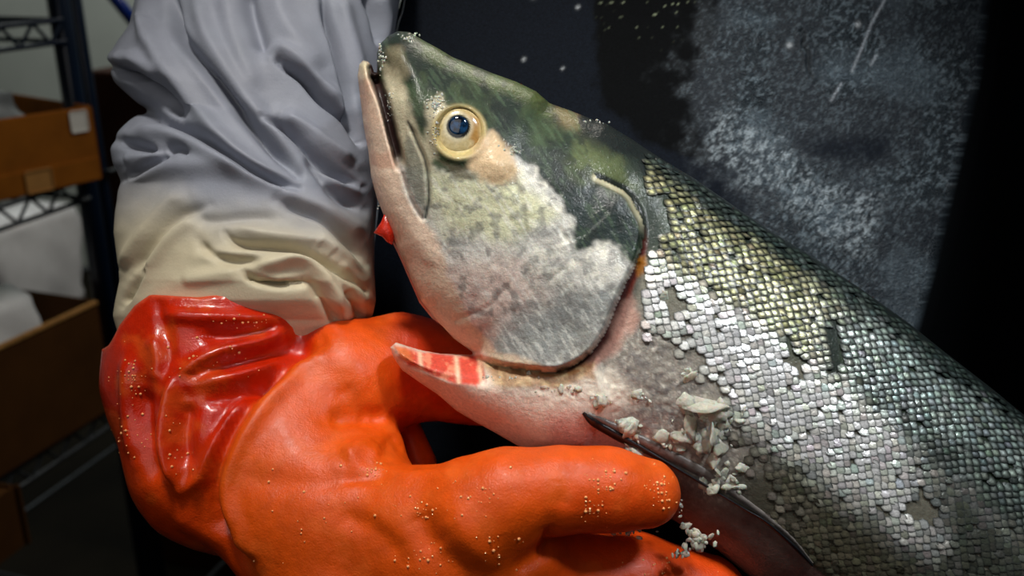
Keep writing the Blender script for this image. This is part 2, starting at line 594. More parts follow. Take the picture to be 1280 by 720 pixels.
def fish_colour(px, py, dback):
    n1 = fbm(px / 26, py / 26, 1)
    n2 = fbm(px / 9, py / 9, 2)
    n3 = fbm(px / 70, py / 70, 4)
    c = np.zeros((len(px), 4))
    c[:, :3] = lin((158, 156, 146))
    c[:, 3] = 0.25
    dj = dback + 26 * (n1 - 0.5) + 30 * (n3 - 0.5)
    mixc(c, sstep(330, 240, dj), (120, 117, 104), 0.25)
    mixc(c, sstep(215, 275, dj) * sstep(820, 900, px), (84, 80, 68), 0.2)  # lower flank browner, shade from the overhead light put into the skin
    mixc(c, sstep(135, 95, dj), (48, 58, 46), 0.2)
    mixc(c, sstep(46, 20, dj), (20, 27, 26), 0.05)
    # belly beneath the fin
    FINL = smooth_line([(728, 515), (775, 545), (813, 566), (860, 594), (900, 618), (933, 638), (983, 674), (1017, 708), (1100, 770), (1300, 900)])
    below = inside(px, py, np.vstack([FINL, [(1300, 1200), (600, 1000), (560, 470), (700, 505)]])).astype(float)
    mixc(c, below * 0.9, (116, 92, 86), 0.05)
    mixc(c, below * sstep(0.5, 0.7, n1) * 0.5, (98, 62, 60), 0.05)
    # bare mucus-grey flank behind the gill
    bare = pmask(px, py, [(800, 400), (880, 450), (960, 540), (900, 620), (720, 520), (740, 440)], 40, 20, 3)
    mixc(c, bare * 0.85, (160, 152, 142), 0.12)
    mixc(c, bare * sstep(0.5, 0.62, n2) * 0.5, (118, 112, 112), 0.1)
    mixc(c, bare * sstep(0.58, 0.72, fbm(px / 4, py / 4, 91, 3)) * 0.6, (214, 206, 192), 0.1)
    mixc(c, bare * sstep(0.60, 0.74, fbm(px / 5, py / 5, 93, 3)) * 0.5, (84, 78, 80), 0.1)
    mixc(c, pmask(px, py, [(600, 480), (640, 480), (760, 455), (800, 500), (740, 525), (700, 560), (620, 575), (540, 520), (480, 455), (520, 470)], 18, 8, 4), (244, 232, 214), 0.03)
    mixc(c, pmask(px, py, [(690, 520), (735, 512), (800, 570), (760, 600), (690, 585)], 14, 8, 5) * 0.7, (206, 150, 140), 0.02)
    # head
    hd = inside(px, py, HEAD).astype(float)
    cheek = pmask(px, py, [(500, 180), (540, 205), (600, 225), (640, 195), (668, 215), (700, 248), (712, 285), (722, 312), (760, 305), (778, 322), (800, 330),
                           (770, 400), (735, 445), (690, 466), (620, 458), (560, 420), (520, 350), (480, 280), (470, 150)], 7, 14, 6)
    mixc(c, hd, (26, 40, 31), 0.03)
    mixc(c, hd * sstep(0.42, 0.66, n1), (54, 68, 44), 0.05)
    mixc(c, hd * sstep(0.50, 0.70, fbm(px / 34, py / 34, 9)) * sstep(560, 700, px), (22, 36, 32), 0.04)
    mixc(c, hd * sstep(26, 8, dback) * 0.7 * sstep(500, 540, px), (80, 92, 44), 0.03)
    mixc(c, pmask(px, py, [(690, 128), (725, 140), (720, 165), (695, 155)], 8, 5, 2) * 0.6, (128, 110, 78), 0.03)
    mixc(c, pmask(px, py, [(720, 170), (770, 200), (790, 235), (730, 230), (710, 200)], 14, 10, 8) * 0.5, (112, 122, 74), 0.05)
    # dark blotch on the gill cover
    mixc(c, hd * pmask(px, py, [(700, 245), (745, 232), (785, 252), (798, 290), (790, 322), (770, 312), (725, 318), (712, 285)], 6, 8, 7), (26, 40, 38), 0.06)
    # silver cheek
    ck = hd * cheek
    mixc(c, ck, (204, 201, 192), 0.24)
    mixc(c, ck * sstep(0.48, 0.62, n2) * 0.55, (230, 226, 208), 0.12)
    mixc(c, ck * sstep(0.55, 0.70, fbm(px / 20, py / 20, 12)) * 0.6, (158, 158, 154), 0.25)
    mixc(c, ck * pmask(px, py, [(530, 205), (640, 215), (690, 270), (650, 300), (560, 290), (535, 250)], 16, 12, 5) * 0.7, (206, 206, 160), 0.15)
    mixc(c, ck * pmask(px, py, [(540, 330), (640, 320), (690, 370), (640, 420), (570, 420)], 26, 14, 2) * 0.55, (224, 190, 176), 0.08)
    mixc(c, ck * pmask(px, py, [(600, 430), (690, 360), (780, 360), (740, 440), (690, 458), (640, 455)], 24, 14, 3) * 0.75, (122, 127, 126), 0.4)
    sa, sb = px * 0.55 + py * 0.83, -px * 0.83 + py * 0.55
    st1 = fbm(sa / 22 + 9, sb / 3.2, 71, 3)
    st2 = fbm(sa / 4, sb / 16 + 5, 73, 3)
    mixc(c, ck * sstep(0.57, 0.72, st1) * 0.4, (236, 234, 224), 0.15)
    mixc(c, ck * sstep(0.50, 0.70, fbm(px / 11, py / 11, 95, 4)) * 0.6, (120, 119, 116), 0.35)
    mixc(c, hd * (1 - cheek) * sstep(0.58, 0.70, st1) * 0.35, (84, 104, 78), 0.05)
    mixc(c, hd * (1 - cheek) * sstep(0.52, 0.66, fbm(px / 16, py / 16, 75)) * 0.55, (14, 22, 20), 0.02)
    # snout patches between eye and mouth
    mixc(c, hd * pmask(px, py, [(480, 80), (497, 85), (512, 130), (530, 180), (545, 215), (500, 205), (490, 150)], 6, 6, 3), (188, 178, 150), 0.12)
    mixc(c, hd * pmask(px, py, [(530, 128), (552, 118), (560, 135), (545, 175), (548, 200), (530, 195)], 5, 7, 1) * 0.8, (184, 174, 146), 0.12)
    mixc(c, hd * pmask(px, py, [(484, 62), (500, 58), (512, 90), (500, 110), (488, 90)], 7, 5, 1) * 0.6, (150, 140, 112), 0.05)
    # around the eye and the fleshy cheek lump
    mixc(c, sstep(38, 30, np.hypot(px - EYE[0], py - EYE[1])), (196, 176, 120), 0.05)
    mixc(c, pmask(px, py, [(596, 170), (615, 165), (640, 190), (650, 215), (630, 232), (600, 225), (585, 205)], 6, 6, 2), (206, 178, 140), 0.08)
    mixc(c, pmask(px, py, [(548, 200), (580, 208), (592, 224), (570, 222)], 4, 3, 4) * 0.8, (80, 72, 52), 0.05)
    # lower jaw and throat band
    jaw = pmask(px, py, [(440, 70), (462, 78), (474, 120), (486, 172), (496, 204), (505, 240), (520, 268), (545, 292), (560, 340), (580, 390), (620, 440),
                         (660, 452), (690, 466), (600, 450), (560, 430), (510, 360), (440, 250)], 5, 5, 8)
    mixc(c, jaw, (228, 200, 176), 0.03)
    mixc(c, jaw * sstep(0.52, 0.68, n1) * 0.6, (196, 148, 124), 0.02)
    mixc(c, jaw * sstep(300, 420, py) * 0.6, (206, 190, 160), 0.08)
    mixc(c, jaw * sstep(110, 78, py), (206, 194, 160), 0.05)
    # maxilla strip: grey green with a pale edge
    mixc(c, pmask(px, py, [(508, 165), (520, 180), (530, 205), (533, 268), (520, 250), (506, 215)], 3, 2, 2) * 0.8, (122, 122, 108), 0.15)
    dm = seg_dist(px, py, MOUTH)
    mixc(c, sstep(8, 3.5, dm[0] + 3 * (n2 - 0.5)) * sstep(1, 0.8, dm[3]), (44, 26, 24), 0.0)
    mixc(c, np.exp(-(seg_dist(px, py, MAXL)[0] / 2.0) ** 2) * 0.9, (28, 32, 32), 0.0)
    mixc(c, np.exp(-(seg_dist(px, py, MAXF)[0] / 2.0) ** 2) * 0.5, (120, 86, 72), 0.0)
    # blood-dark gill slit and the flesh wall behind it
    gd, _, _, gt = seg_dist(px, py, GILL)
    out = (1 - hd) * sstep(0.02, 0.10, gt) * sstep(0.80, 0.70, gt)
    mixc(c, (1 - hd) * sstep(0.70, 0.80, gt) * sstep(9, 5, gd), (22, 28, 22), 0.0)
    wide = 5 + 13 * np.exp(-((gt - 0.45) / 0.17) ** 2)
    mixc(c, out * sstep(wide + 3, wide - 3, gd), (116, 44, 30), 0.0)
    mixc(c, out * sstep(wide * 0.55 + 2, wide * 0.55 - 2, gd), (58, 16, 12), 0.0)
    mixc(c, (1 - hd) * pmask(px, py, [(775, 385), (790, 370), (800, 400), (770, 440), (735, 470), (728, 462), (757, 430)], 6, 5, 2) * 0.75, (206, 158, 140), 0.05)
    mixc(c, hd * sstep(8, 2, gd) * sstep(0.75, 0.82, gt), (176, 170, 140), 0.1)
    mixc(c, (1 - hd) * pmask(px, py, [(796, 322), (808, 318), (808, 338), (798, 344)], 4, 3, 3) * 0.8, (190, 120, 30), 0.0)
    mixc(c, (1 - hd) * pmask(px, py, [(806, 240), (822, 250), (826, 300), (812, 315), (806, 280)], 6, 4, 3) * 0.8, (34, 46, 40), 0.0)
    mixc(c, pmask(px, py, [(476, 420), (512, 430), (606, 440), (620, 470), (640, 520), (600, 545), (540, 515), (500, 480), (476, 450)], 4), (240, 218, 198), 0.0)
    # flesh cut open at the tip of the isthmus
    cut = pmask(px, py, [(490, 431), (512, 437), (550, 443), (602, 445), (605, 470), (596, 484), (566, 478), (528, 464), (503, 452)], 3, 4, 6)
    mixc(c, cut, (214, 80, 62), 0.0)
    mixc(c, cut * sstep(0.50, 0.66, n2) * 0.8, (240, 150, 116), 0.0)
    mixc(c, cut * pmask(px, py, [(486, 425), (512, 435), (516, 452), (494, 450)], 5) * 0.8, (214, 120, 66), 0.0)
    for xx in (526, 571, 600):
        mixc(c, cut * np.exp(-((px - xx - (py - 455) * 0.1) / 3.0) ** 2) * 0.8, (246, 214, 178), 0.0)
    rim = pmask(px, py, [(600, 446), (700, 466), (745, 452), (740, 470), (690, 488), (620, 482)], 6, 6, 2)
    mixc(c, rim * 0.75, (178, 132, 84), 0.04)
    mixc(c, rim * sstep(0.5, 0.65, n2) * 0.6, (226, 196, 150), 0.04)
    # scars: a dark stripe and dark smears where scales are gone
    mixc(c, pmask(px, py, [(1034, 398), (1046, 400), (1050, 470), (1036, 465)], 3, 3, 2) * 0.85, (30, 38, 34), 0.1)
    return c


fcol = fish_colour(px, py, dback)

# cells with at least one inside corner; outside corners slide on to the outline
nI, nJ = shp
insg = ins.reshape(shp)
cell = insg[:-1, :-1] | insg[1:, :-1] | insg[:-1, 1:] | insg[1:, 1:]
ci, cj = np.nonzero(cell)
idx = np.arange(nI * nJ).reshape(shp)
quads = np.stack([idx[ci, cj], idx[ci, cj + 1], idx[ci + 1, cj + 1], idx[ci + 1, cj]], 1)
used = np.unique(quads)
vx = np.where(ins, px, nx_)
vy = np.where(ins, py, ny_)
vh = np.where(ins, h, 0.0)
frontv = at(vx, vy, D0 - vh)
backv = at(vx, vy, D0) + vh[:, None] * FWD
remap = -np.ones(nI * nJ, int)
remap[used] = np.arange(len(used))
fq = remap[quads]
nb = len(used)
isb = ~ins[used]
bidx = np.where(isb, np.arange(nb), nb + np.cumsum(~isb) - 1)
allv = np.vstack([frontv[used], backv[used][~isb]])
allc = np.vstack([fcol[used], fcol[used][~isb]])
bq = bidx[fq][:, ::-1]
FISH_ORG = at(900, 480, D0)
salmon = thing('salmon', 'whole silver salmon with dark green head and torn throat lying across the orange glove', 'fish', FISH_ORG)
body = mesh_obj('body', allv, np.vstack([fq, bq]), M_FISH, salmon, allc)

# ---- scales: overlapping tilted plates in quincunx on the flank
BL = smooth_line([(760, 156), (809, 187), (868, 223), (930, 266), (1021, 324), (1085, 367), (1136, 404), (1181, 440), (1238, 484), (1277, 516), (1340, 567),
                  (1450, 656), (1560, 748)], 10)
seg = np.hypot(*(BL[1:] - BL[:-1]).T)
cs = np.concatenate([[0], np.cumsum(seg)])
ang = np.arctan2(*(BL[1:] - BL[:-1]).T[::-1])
ker = np.ones(25) / 25
ang = np.convolve(np.pad(ang, 12, mode='edge'), ker, mode='valid')
ang = np.concatenate([ang, ang[-1:]])
phi = np.linspace(0, math.pi * 0.93, 600)
RR, HH = 187.0, 92.0
arc = np.concatenate([[0], np.cumsum(np.hypot(RR * np.sin(phi), HH * np.cos(phi))[1:] * (phi[1] - phi[0]))])
cc = RR * (1 - np.cos(phi))
S_STEP, A_STEP = 12.8, 6.4
sv, sf, sc = [], [], []
OUT = np.array([(-6.5, 0, -.00015), (-3.0, -4.8, 0), (1.6, -6.1, .00012), (6.0, -3.6, .0003), (9.0, 0, .00036), (6.0, 3.6, .0003), (1.6, 6.1, .00012), (-3.0, 4.8, 0)])
pts = []
for j in range(1, int(arc[-1] / A_STEP)):
    c_ = np.interp(j * A_STEP, arc, cc)
    for i in range(int(cs[-1] / S_STEP)):
        s_ = (i + 0.5 * (j % 2)) * S_STEP + rng.normal(0, 0.7)
        if s_ > cs[-1]:
            continue
        a_ = np.interp(s_, cs, ang)
        x0, y0 = np.interp(s_, cs, BL[:, 0]), np.interp(s_, cs, BL[:, 1])
        cj_ = c_ + rng.normal(0, 0.6)
        pts.append((x0 - math.sin(a_) * cj_, y0 + math.cos(a_) * cj_, a_, cj_))
pts = np.array(pts)
X, Y, A, Cc = pts.T
sdp = seg_dist(X, Y, SIL, True)[0]
n3 = fbm(X / 30, Y / 30, 21)
gdp = seg_dist(X, Y, GILL)[0]
hdp = inside(X, Y, HEAD)
FINZ = smooth_line([(728, 500), (775, 535), (813, 560), (860, 588), (900, 612), (933, 632), (983, 668), (1017, 702), (1100, 764), (1300, 894)])
belowf = inside(X, Y, np.vstack([FINZ, [(1300, 1200), (600, 1000), (560, 470)]]))
keep = inside(X, Y, SIL) & (sdp > 5) & ~hdp & (gdp > 14) & ~belowf & (X > 806) & (X < 1500) & (Y < 900)
bare = pmask(X, Y, [(770, 420), (840, 425), (890, 480), (930, 550), (985, 640), (900, 640), (720, 520), (740, 440)], 26, 14, 3)
bare = np.maximum(bare, pmask(X, Y, [(806, 235), (830, 250), (832, 290), (815, 310), (800, 270)], 8, 4, 2))
bare = np.maximum(bare, pmask(X, Y, [(822, 355), (850, 360), (862, 395), (835, 400)], 6, 4, 2))
keep &= rng.random(len(X)) > bare
lost = pmask(X, Y, [(1128, 640), (1150, 612), (1185, 640), (1160, 660)], 10, 8, 5) + pmask(X, Y, [(985, 428), (1010, 450), (1000, 475), (975, 450)], 6, 5, 5) \
    + pmask(X, Y, [(1035, 396), (1047, 398), (1050, 470), (1036, 466)], 4, 3, 2) + 0.04
keep &= rng.random(len(X)) > lost
pts, X, Y, A, Cc, n3 = pts[keep], X[keep], Y[keep], A[keep], Cc[keep], n3[keep]
eps = 2.5
P0 = on_fish(X, Y)
TX = on_fish(X + eps, Y) - on_fish(X - eps, Y)
TY = on_fish(X, Y + eps) - on_fish(X, Y - eps)
MPP = D0 / F
dirs = np.stack([np.cos(A), np.sin(A)], 1)


def unit(v):
    return v / np.maximum(np.linalg.norm(v, axis=1, keepdims=True), 1e-12)


U3 = unit(TX * dirs[:, :1] + TY * dirs[:, 1:])
V3 = unit(-TX * dirs[:, 1:] + TY * dirs[:, :1])
N3 = unit(np.cross(V3, U3))
fl = (N3 @ FWD) > 0
N3[fl] *= -1
V3 = np.cross(N3, U3)
nS = len(X)
# colour by place: olive back, then highlight band and shade below put in
dj = Cc + 24 * (n3 - 0.5)
band = sstep(95, 128, dj - 0.02 * (X - 900)) * sstep(262, 205, dj)
base = np.zeros((nS, 4))
base[:, :3] = lin((168, 168, 152))
base[:, 3] = 0.55
olive = sstep(130, 90, dj) * sstep(1110, 960, X + 60 * (n3 - .5))
mixc(base, olive, (182, 180, 134), 0.5)
teal = sstep(150, 105, dj) * sstep(1000, 1120, X + 60 * (n3 - .5))
mixc(base, teal, (180, 198, 192), 0.6)
mixc(base, band, (252, 253, 246), 0.5)  # silver flank, its highlight painted near white
mixc(base, sstep(34, 14, dj), (66, 78, 74), 0.3)
mixc(base, sstep(205, 262, dj), (104, 99, 82), 0.3)  # lower flank darkened, shade from above put into the colour
mixc(base, sstep(180, 235, dj) * sstep(980, 1120, X) * 0.8, (88, 86, 70), 0.3)
mixc(base, sstep(1125, 1200, X + 50 * (n3 - 0.5)) * sstep(95, 150, dj) * 0.96, (58, 62, 51), 0.3)  # falloff of light to the lower right painted into the scales
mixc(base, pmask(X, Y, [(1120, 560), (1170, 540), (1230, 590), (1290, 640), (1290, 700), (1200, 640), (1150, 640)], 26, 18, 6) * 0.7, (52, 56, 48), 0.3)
bz = pmask(X, Y, [(770, 420), (840, 425), (890, 480), (930, 550), (985, 640), (900, 640), (720, 520), (740, 440)], 34, 14, 3)
mixc(base, bz * 0.8, (150, 144, 134), 0.2)
dark = np.zeros((nS, 4))
dark[:, :3] = lin((18, 24, 22))
dark[:, 3] = 0.1
mixc(dark, band * 0.6, (92, 98, 96), 0.3)
mixc(dark, sstep(1110, 1240, X) * sstep(125, 180, dj) * 0.9, (26, 29, 24), 0.15)  # scale rims follow the same painted falloff
mixc(dark, bz * 0.9, (128, 122, 114), 0.2)
mixc(dark, sstep(215, 265, dj) * 0.8, (66, 63, 52), 0.25)
tint = np.clip(1 + rng.normal(0, 0.24, (nS, 1)) * (1 - 0.4 * band)[:, None] + rng.normal(0, 0.04, (nS, 3)), 0.25, 1.6)
sz = 1.0 + 0.0 * X
sz *= 1 - 0.06 * sstep(225, 280, dj)
zf = (1 - 0.7 * sstep(195, 250, dj))[:, None]
jit = rng.normal(0, 1, (nS, 2)) * (0.11 + 0.05 * band)[:, None]
C0 = P0 + N3 * 0.0004
ring = []
for (u, v, z) in OUT:
    zz = z * 1.5 * zf + jit[:, :1] * v * MPP + 0.25 * jit[:, 1:] * u * MPP
    ring.append(C0 + U3 * (u * MPP * sz[:, None]) + V3 * (v * MPP * sz[:, None]) + N3 * zz)
inner = []
for (u, v, z) in OUT:
    zz = (z * 0.9 + 0.00022) * zf + 0.6 * jit[:, :1] * v * MPP
    inner.append(C0 + U3 * ((u * 0.56 + 0.8) * MPP * sz[:, None]) + V3 * (v * 0.58 * MPP * sz[:, None]) + N3 * zz)
cen = C0 + U3 * (1.2 * MPP) + N3 * 0.00030
V = np.stack([cen] + inner + ring, 1)          # nS x 17 x 3
cin = base.copy()
cin[:, :3] = np.clip(cin[:, :3] * tint, 0, 0.95)
cout = dark.copy()
q_ = (0.10 + 0.70 * (1 - band) * sstep(280, 240, dj))[:, None]
cmid = cin * (1 - q_) + cout * q_
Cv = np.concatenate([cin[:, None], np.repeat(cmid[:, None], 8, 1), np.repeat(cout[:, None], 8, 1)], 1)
tri = []
for k in range(8):
    k2 = (k + 1) % 8
    tri += [(0, 1 + k, 1 + k2), (1 + k, 9 + k, 9 + k2), (1 + k, 9 + k2, 1 + k2)]
tri = np.array(tri)
faces = (tri[None] + 17 * np.arange(nS)[:, None, None]).reshape(-1, 3)
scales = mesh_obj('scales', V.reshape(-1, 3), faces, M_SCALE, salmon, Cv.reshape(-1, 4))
scales['kind'] = 'stuff'
scales['label'] = 'overlapping silver scales with dark edges'

# ---- eye: shallow dome with a golden ring, and the pupil as a glossy cap on it
def dome(cx, cy, r, hgt, lift, nr, nt, d_of):
    v, f, rr = [], [], []
    for i in range(nr + 1):
        t = i / nr
        for k in range(nt):
            a = 2 * math.pi * k / nt
            v.append((cx + r * t * math.cos(a), cy + r * t * math.sin(a), lift + hgt * math.sqrt(max(0, 1 - t * t))))
            rr.append(t)
    for i in range(nr):
        for k in range(nt):
            k2 = (k + 1) % nt
            f.append((i * nt + k, i * nt + k2, (i + 1) * nt + k2, (i + 1) * nt + k))
    v = np.array(v)
    return at(v[:, 0], v[:, 1], d_of - v[:, 2]), f, np.array(rr), v


m_eye, nt, b = mat_new('eyeball')
vcol(nt, b, 900, 0.15)
set_in(b, Roughness=0.2, Coat_Weight=0.8, Coat_Roughness=0.04)
m_pup, nt, b = mat_new('pupil')
set_in(b, Base_Color=(*lin((8, 18, 34)), 1), Roughness=0.08, Coat_Weight=1.0, Coat_Roughness=0.03)
n = noise_node(nt, 400, 3)
r_ = ramp(nt, n.outputs[0], [(0.40, tuple(lin((5, 12, 24)))), (0.66, tuple(lin((30, 70, 110))))])
nt.links.new(r_.outputs[0], b.inputs['Base Color'])
deye = D0 - float(grid_h(np.array([574.0]), np.array([165.0]))[0])
v, f, t, vp = dome(574, 165, 29, 0.0022, -0.0002, 18, 40, deye)
ec = np.zeros((len(v), 4))
ec[:, 3] = 0.0
ec[:, :3] = lin((200, 182, 136))
an = fbm(vp[:, 0] / 6, vp[:, 1] / 6, 31)
mixc(ec, sstep(0.45, 0.6, an) * 0.6, (178, 158, 96))
mixc(ec, pmask(vp[:, 0], vp[:, 1], [(580, 140), (598, 150), (604, 180), (590, 190), (584, 165)], 4, 3, 2) * 0.8, (170, 120, 52))
dp = np.hypot(vp[:, 0] - 573, vp[:, 1] - 158)
mixc(ec, sstep(22, 15, dp) * 0.7, (222, 214, 184))
mixc(ec, sstep(0.5, 0.6, an) * sstep(6, 14, vp[:, 1] - 165) * 0.7, (214, 200, 160))
mixc(ec, sstep(16, 14, dp), (20, 24, 24))
eye = mesh_obj('eye', v, f, m_eye, salmon, ec)
sub(eye, FISH_ORG)
hz = 0.0022 * math.sqrt(1 - (7 / 29) ** 2) - 0.0002
v, f, t, vp = dome(573, 157.5, 12.5, 0.0007, hz - 0.0003, 8, 28, deye)
pup = mesh_obj('pupil', v, f, m_pup, eye)
pup.name = 'pupil'

# ---- pectoral fin pressed along the belly: dark spine edge and grey web
M_FIN = mat_plain('grey_fin_web', (108, 102, 98), 0.35, 0.05, 400, 0.3, 0.6, 0.0006)
M_SPINE = mat_plain('black_fin_spine', (20, 21, 24), 0.3, 0, 300, 0.3, 0.6)


def strip(name, line, wid, lift, mat, parent, thick=0.0006, side=(-1, 1)):
    """a thin solid ribbon that follows a pixel line on the fish; wid is a list along the line"""
    L = smooth_line(line, 8)
    n = len(L)
    T = np.gradient(L, axis=0)
    T /= np.linalg.norm(T, axis=1, keepdims=True)
    N = np.stack([-T[:, 1], T[:, 0]], 1)
    wv = np.interp(np.linspace(0, 1, n), np.linspace(0, 1, len(wid)), wid)
    rows = []
    cols = np.linspace(side[0], side[1], 5)
    for k in cols:
        q = L + N * (wv * k / 2)[:, None]
        rows.append((q, lift + thick * (1 - (2 * (k - cols[0]) / (cols[-1] - cols[0]) - 1) ** 2)))
    top = [on_fish(q[:, 0], q[:, 1], l) for q, l in rows]
    bot = [on_fish(q[:, 0], q[:, 1], -0.0015) for q, l in rows]
    V = np.concatenate(top + bot[::-1])
    m = 10
    f = []
    for k in range(m):
        k2 = (k + 1) % m
        for i in range(n - 1):
            f.append((k * n + i, k * n + i + 1, k2 * n + i + 1, k2 * n + i))
    return mesh_obj(name, V, f, mat, parent)


fin = strip('pectoral_fin', [(735, 518), (780, 540), (830, 566), (880, 592), (930, 626), (985, 668), (1016, 704)], [6, 11, 14, 13, 8, 6, 3], 0.0002, M_FIN, salmon, 0.0007)
fin['label'] = 'folded grey pectoral fin with black edge'
sub(fin, FISH_ORG)
sp = strip('fin_spine', [(729, 516), (742, 528), (775, 547), (813, 567), (860, 594), (900, 618), (933, 638), (957, 652), (983, 674), (1000, 690), (1016, 707)],
           [4, 10, 11, 6, 4, 3.5, 3.5, 4, 5, 5, 3], 0.0008, M_SPINE, fin, 0.0008)
sp['label'] = 'black leading edge of the fin'

# ---- outside the picture: dorsal and tail fin
def fin_plate(name, poly, thick, mat, parent):
    P = np.array(poly, float)
    n = len(P)
    a = at(P[:, 0], P[:, 1], D0) - FWD * thick
    b_ = at(P[:, 0], P[:, 1], D0) + FWD * thick
    f = [tuple(range(n)), tuple(range(2 * n - 1, n - 1, -1))] + [(i, n + i, n + (i + 1) % n, (i + 1) % n) for i in range(n)]
    return mesh_obj(name, np.vstack([a, b_]), f, mat, parent, smooth=False)


fin_plate('dorsal_fin', [(1370, 610), (1420, 585), (1500, 560), (1520, 590), (1530, 640), (1545, 750), (1540, 790)], 0.0012, M_FIN, salmon)
fin_plate('tail_fin', [(1890, 1070), (1960, 1060), (2060, 1010), (2110, 1030), (2070, 1130), (2080, 1240), (2060, 1290), (2010, 1250), (1930, 1180), (1870, 1130)], 0.0015, M_FIN, salmon)

# ---- torn red gill tissue under the jaw, and the far edge of the gill membrane
M_RED = mat_plain('raw_red_tissue', (200, 44, 22), 0.25, 0, 260, 0.45, 0.6, 0.001)
M_MEMB = mat_plain('pink_gill_membrane', (196, 120, 100), 0.3, 0, 200, 0.25, 0.6)


def blob(name, pts, mat, parent, seed=0, rough=0.25):
    """a lumpy closed body through a few (px, py, depth, radius px) balls, merged into one hull-like mesh"""
    bm = bmesh.new()
    r_ = random.Random(seed)
    for (x, y, d, r) in pts:
        s = bmesh.ops.create_icosphere(bm, subdivisions=2, radius=1)
        p = at(x, y, d)
        rr = r * d / F
        for v in s['verts']:
            q = 1 + rough * (r_.random() - 0.5) * 2
            v.co = [p[k] + v.co[k] * rr * q for k in range(3)]
    vs = np.array([v.co[:] for v in bm.verts])
    bm.verts.index_update()
    fs = [tuple(v.index for v in f.verts) for f in bm.faces]
    bm.free()
    return mesh_obj(name, vs, fs, mat, parent)


def ragged_sheet(name, front_poly, d, thick, mat, parent, bulge=0.001):
    """a small solid flap: outline ring, domed middle, on both faces"""
    P = np.array(front_poly, float)
    c = P.mean(0)
    n = len(P)
    rings = [(1.0, 0), (0.75, 0.7), (0.35, 1.0)]
    V = []
    for s, sign in ((1, -1), (-1, 1)):
        for t, k in rings:
            q = c + (P - c) * t
            V.append(at(q[:, 0], q[:, 1], d + sign * (thick / 2 + bulge * k)))
    V.append(at(c[0], c[1], d - thick / 2 - bulge)[None] if at(c[0], c[1], d).ndim == 1 else at(c[0], c[1], d - thick / 2 - bulge))
    V.append(at(c[0], c[1], d + thick / 2 + bulge)[None] if at(c[0], c[1], d).ndim == 1 else at(c[0], c[1], d + thick / 2 + bulge))
    V = np.vstack(V)
    f = []
    for r0, r1 in ((0, 1), (1, 2)):
        for i in range(n):
            j = (i + 1) % n
            f.append((r0 * n + i, r0 * n + j, r1 * n + j, r1 * n + i))
            f.append((r1 * n + 3 * n + i, r1 * n + 3 * n + j, r0 * n + 3 * n + j, r0 * n + 3 * n + i))
    for i in range(n):
        j = (i + 1) % n
        f.append((2 * n + i, 2 * n + j, 6 * n))
        f.append((5 * n + j, 5 * n + i, 6 * n + 1))
        f.append((j, i, 3 * n + i, 3 * n + j))
    return mesh_obj(name, V, f, mat, parent)


gt_ = ragged_sheet('gill_tissue', [(467, 291), (476, 278), (481, 266), (487, 272), (493, 282), (494, 292), (490, 306), (483, 302), (478, 296)], 0.358, 0.003, M_RED, salmon, 0.0015)
gt_['label'] = 'scrap of raw red gill tissue under the jaw'
gm_ = ragged_sheet('gill_membrane', [(488, 290), (497, 306), (512, 338), (524, 362), (540, 388), (556, 410), (540, 398), (524, 378), (519, 366), (510, 346), (498, 318), (490, 302)],
                   0.366, 0.002, M_MEMB, salmon, 0.0008)

# ---- crushed ice stuck to the skin (uncountable crumbs)
def ice_mesh(spots, seed):
    r_ = random.Random(seed)
    bm = bmesh.new()
    for (p, rad, nrm) in spots:
        s = bmesh.ops.create_icosphere(bm, subdivisions=2 if rad > 0.0016 else 1, radius=1)
        ax = [0.5 + 1.1 * r_.random() for _ in range(3)]
        tl = np.array([r_.gauss(0, 1) for _ in range(3)]) * 0.5 + np.array(nrm) * 1.2
        tl /= np.linalg.norm(tl)
        for v in s['verts']:
            q = 0.65 + 0.6 * r_.random()
            o_ = np.array(v.co[:]) * rad * q * ax
            o_ -= tl * (o_ @ tl) * 0.72
            v.co = np.array(p) + np.array(nrm) * rad * 0.04 + o_
    bm.verts.index_update()
    vs = np.array([v.co[:] for v in bm.verts])
    fs = np.array([tuple(v.index for v in f.verts) for f in bm.faces])
    bm.free()
    return vs, fs


TOCAM = -FWD
spots = []
rr = random.Random(5)
CLUMPS = [(868, 512, 22, 16, 7), (884, 545, 24, 22, 6), (850, 545, 16, 12, 5), (830, 560, 16, 12, 4.5), (800, 552, 18, 12, 4), (895, 520, 14, 12, 5), (808, 498, 16, 8, 5),
          (905, 590, 20, 16, 5), (885, 600, 14, 10, 4), (790, 535, 14, 10, 4), (862, 468, 16, 8, 3.5), (925, 525, 14, 14, 3.5), (775, 530, 14, 8, 3.5), (920, 610, 12, 8, 3.5),
          (745, 500, 30, 8, 3), (700, 487, 34, 6, 2.5), (640, 470, 30, 8, 2.4), (830, 350, 8, 30, 2.5)]
for (x, y, sx, sy, r) in CLUMPS:
    for _ in range(int(5 + sx * sy / 45)):
        X_, Y_ = rr.gauss(x, sx * .5), rr.gauss(y, sy * .5)
        spots.append((on_fish(X_, Y_).ravel(), r * (0.4 + 1.5 * rr.random() ** 2) * D0 / F * 1.5, TOCAM))
v, f = ice_mesh(spots, 3)
ice = mesh_obj('crushed_ice', v, f, M_ICE, smooth=True)
tag(ice, 'crumbs of crushed ice stuck along the fin and gill of the salmon', 'ice', kind='stuff')
spots = []
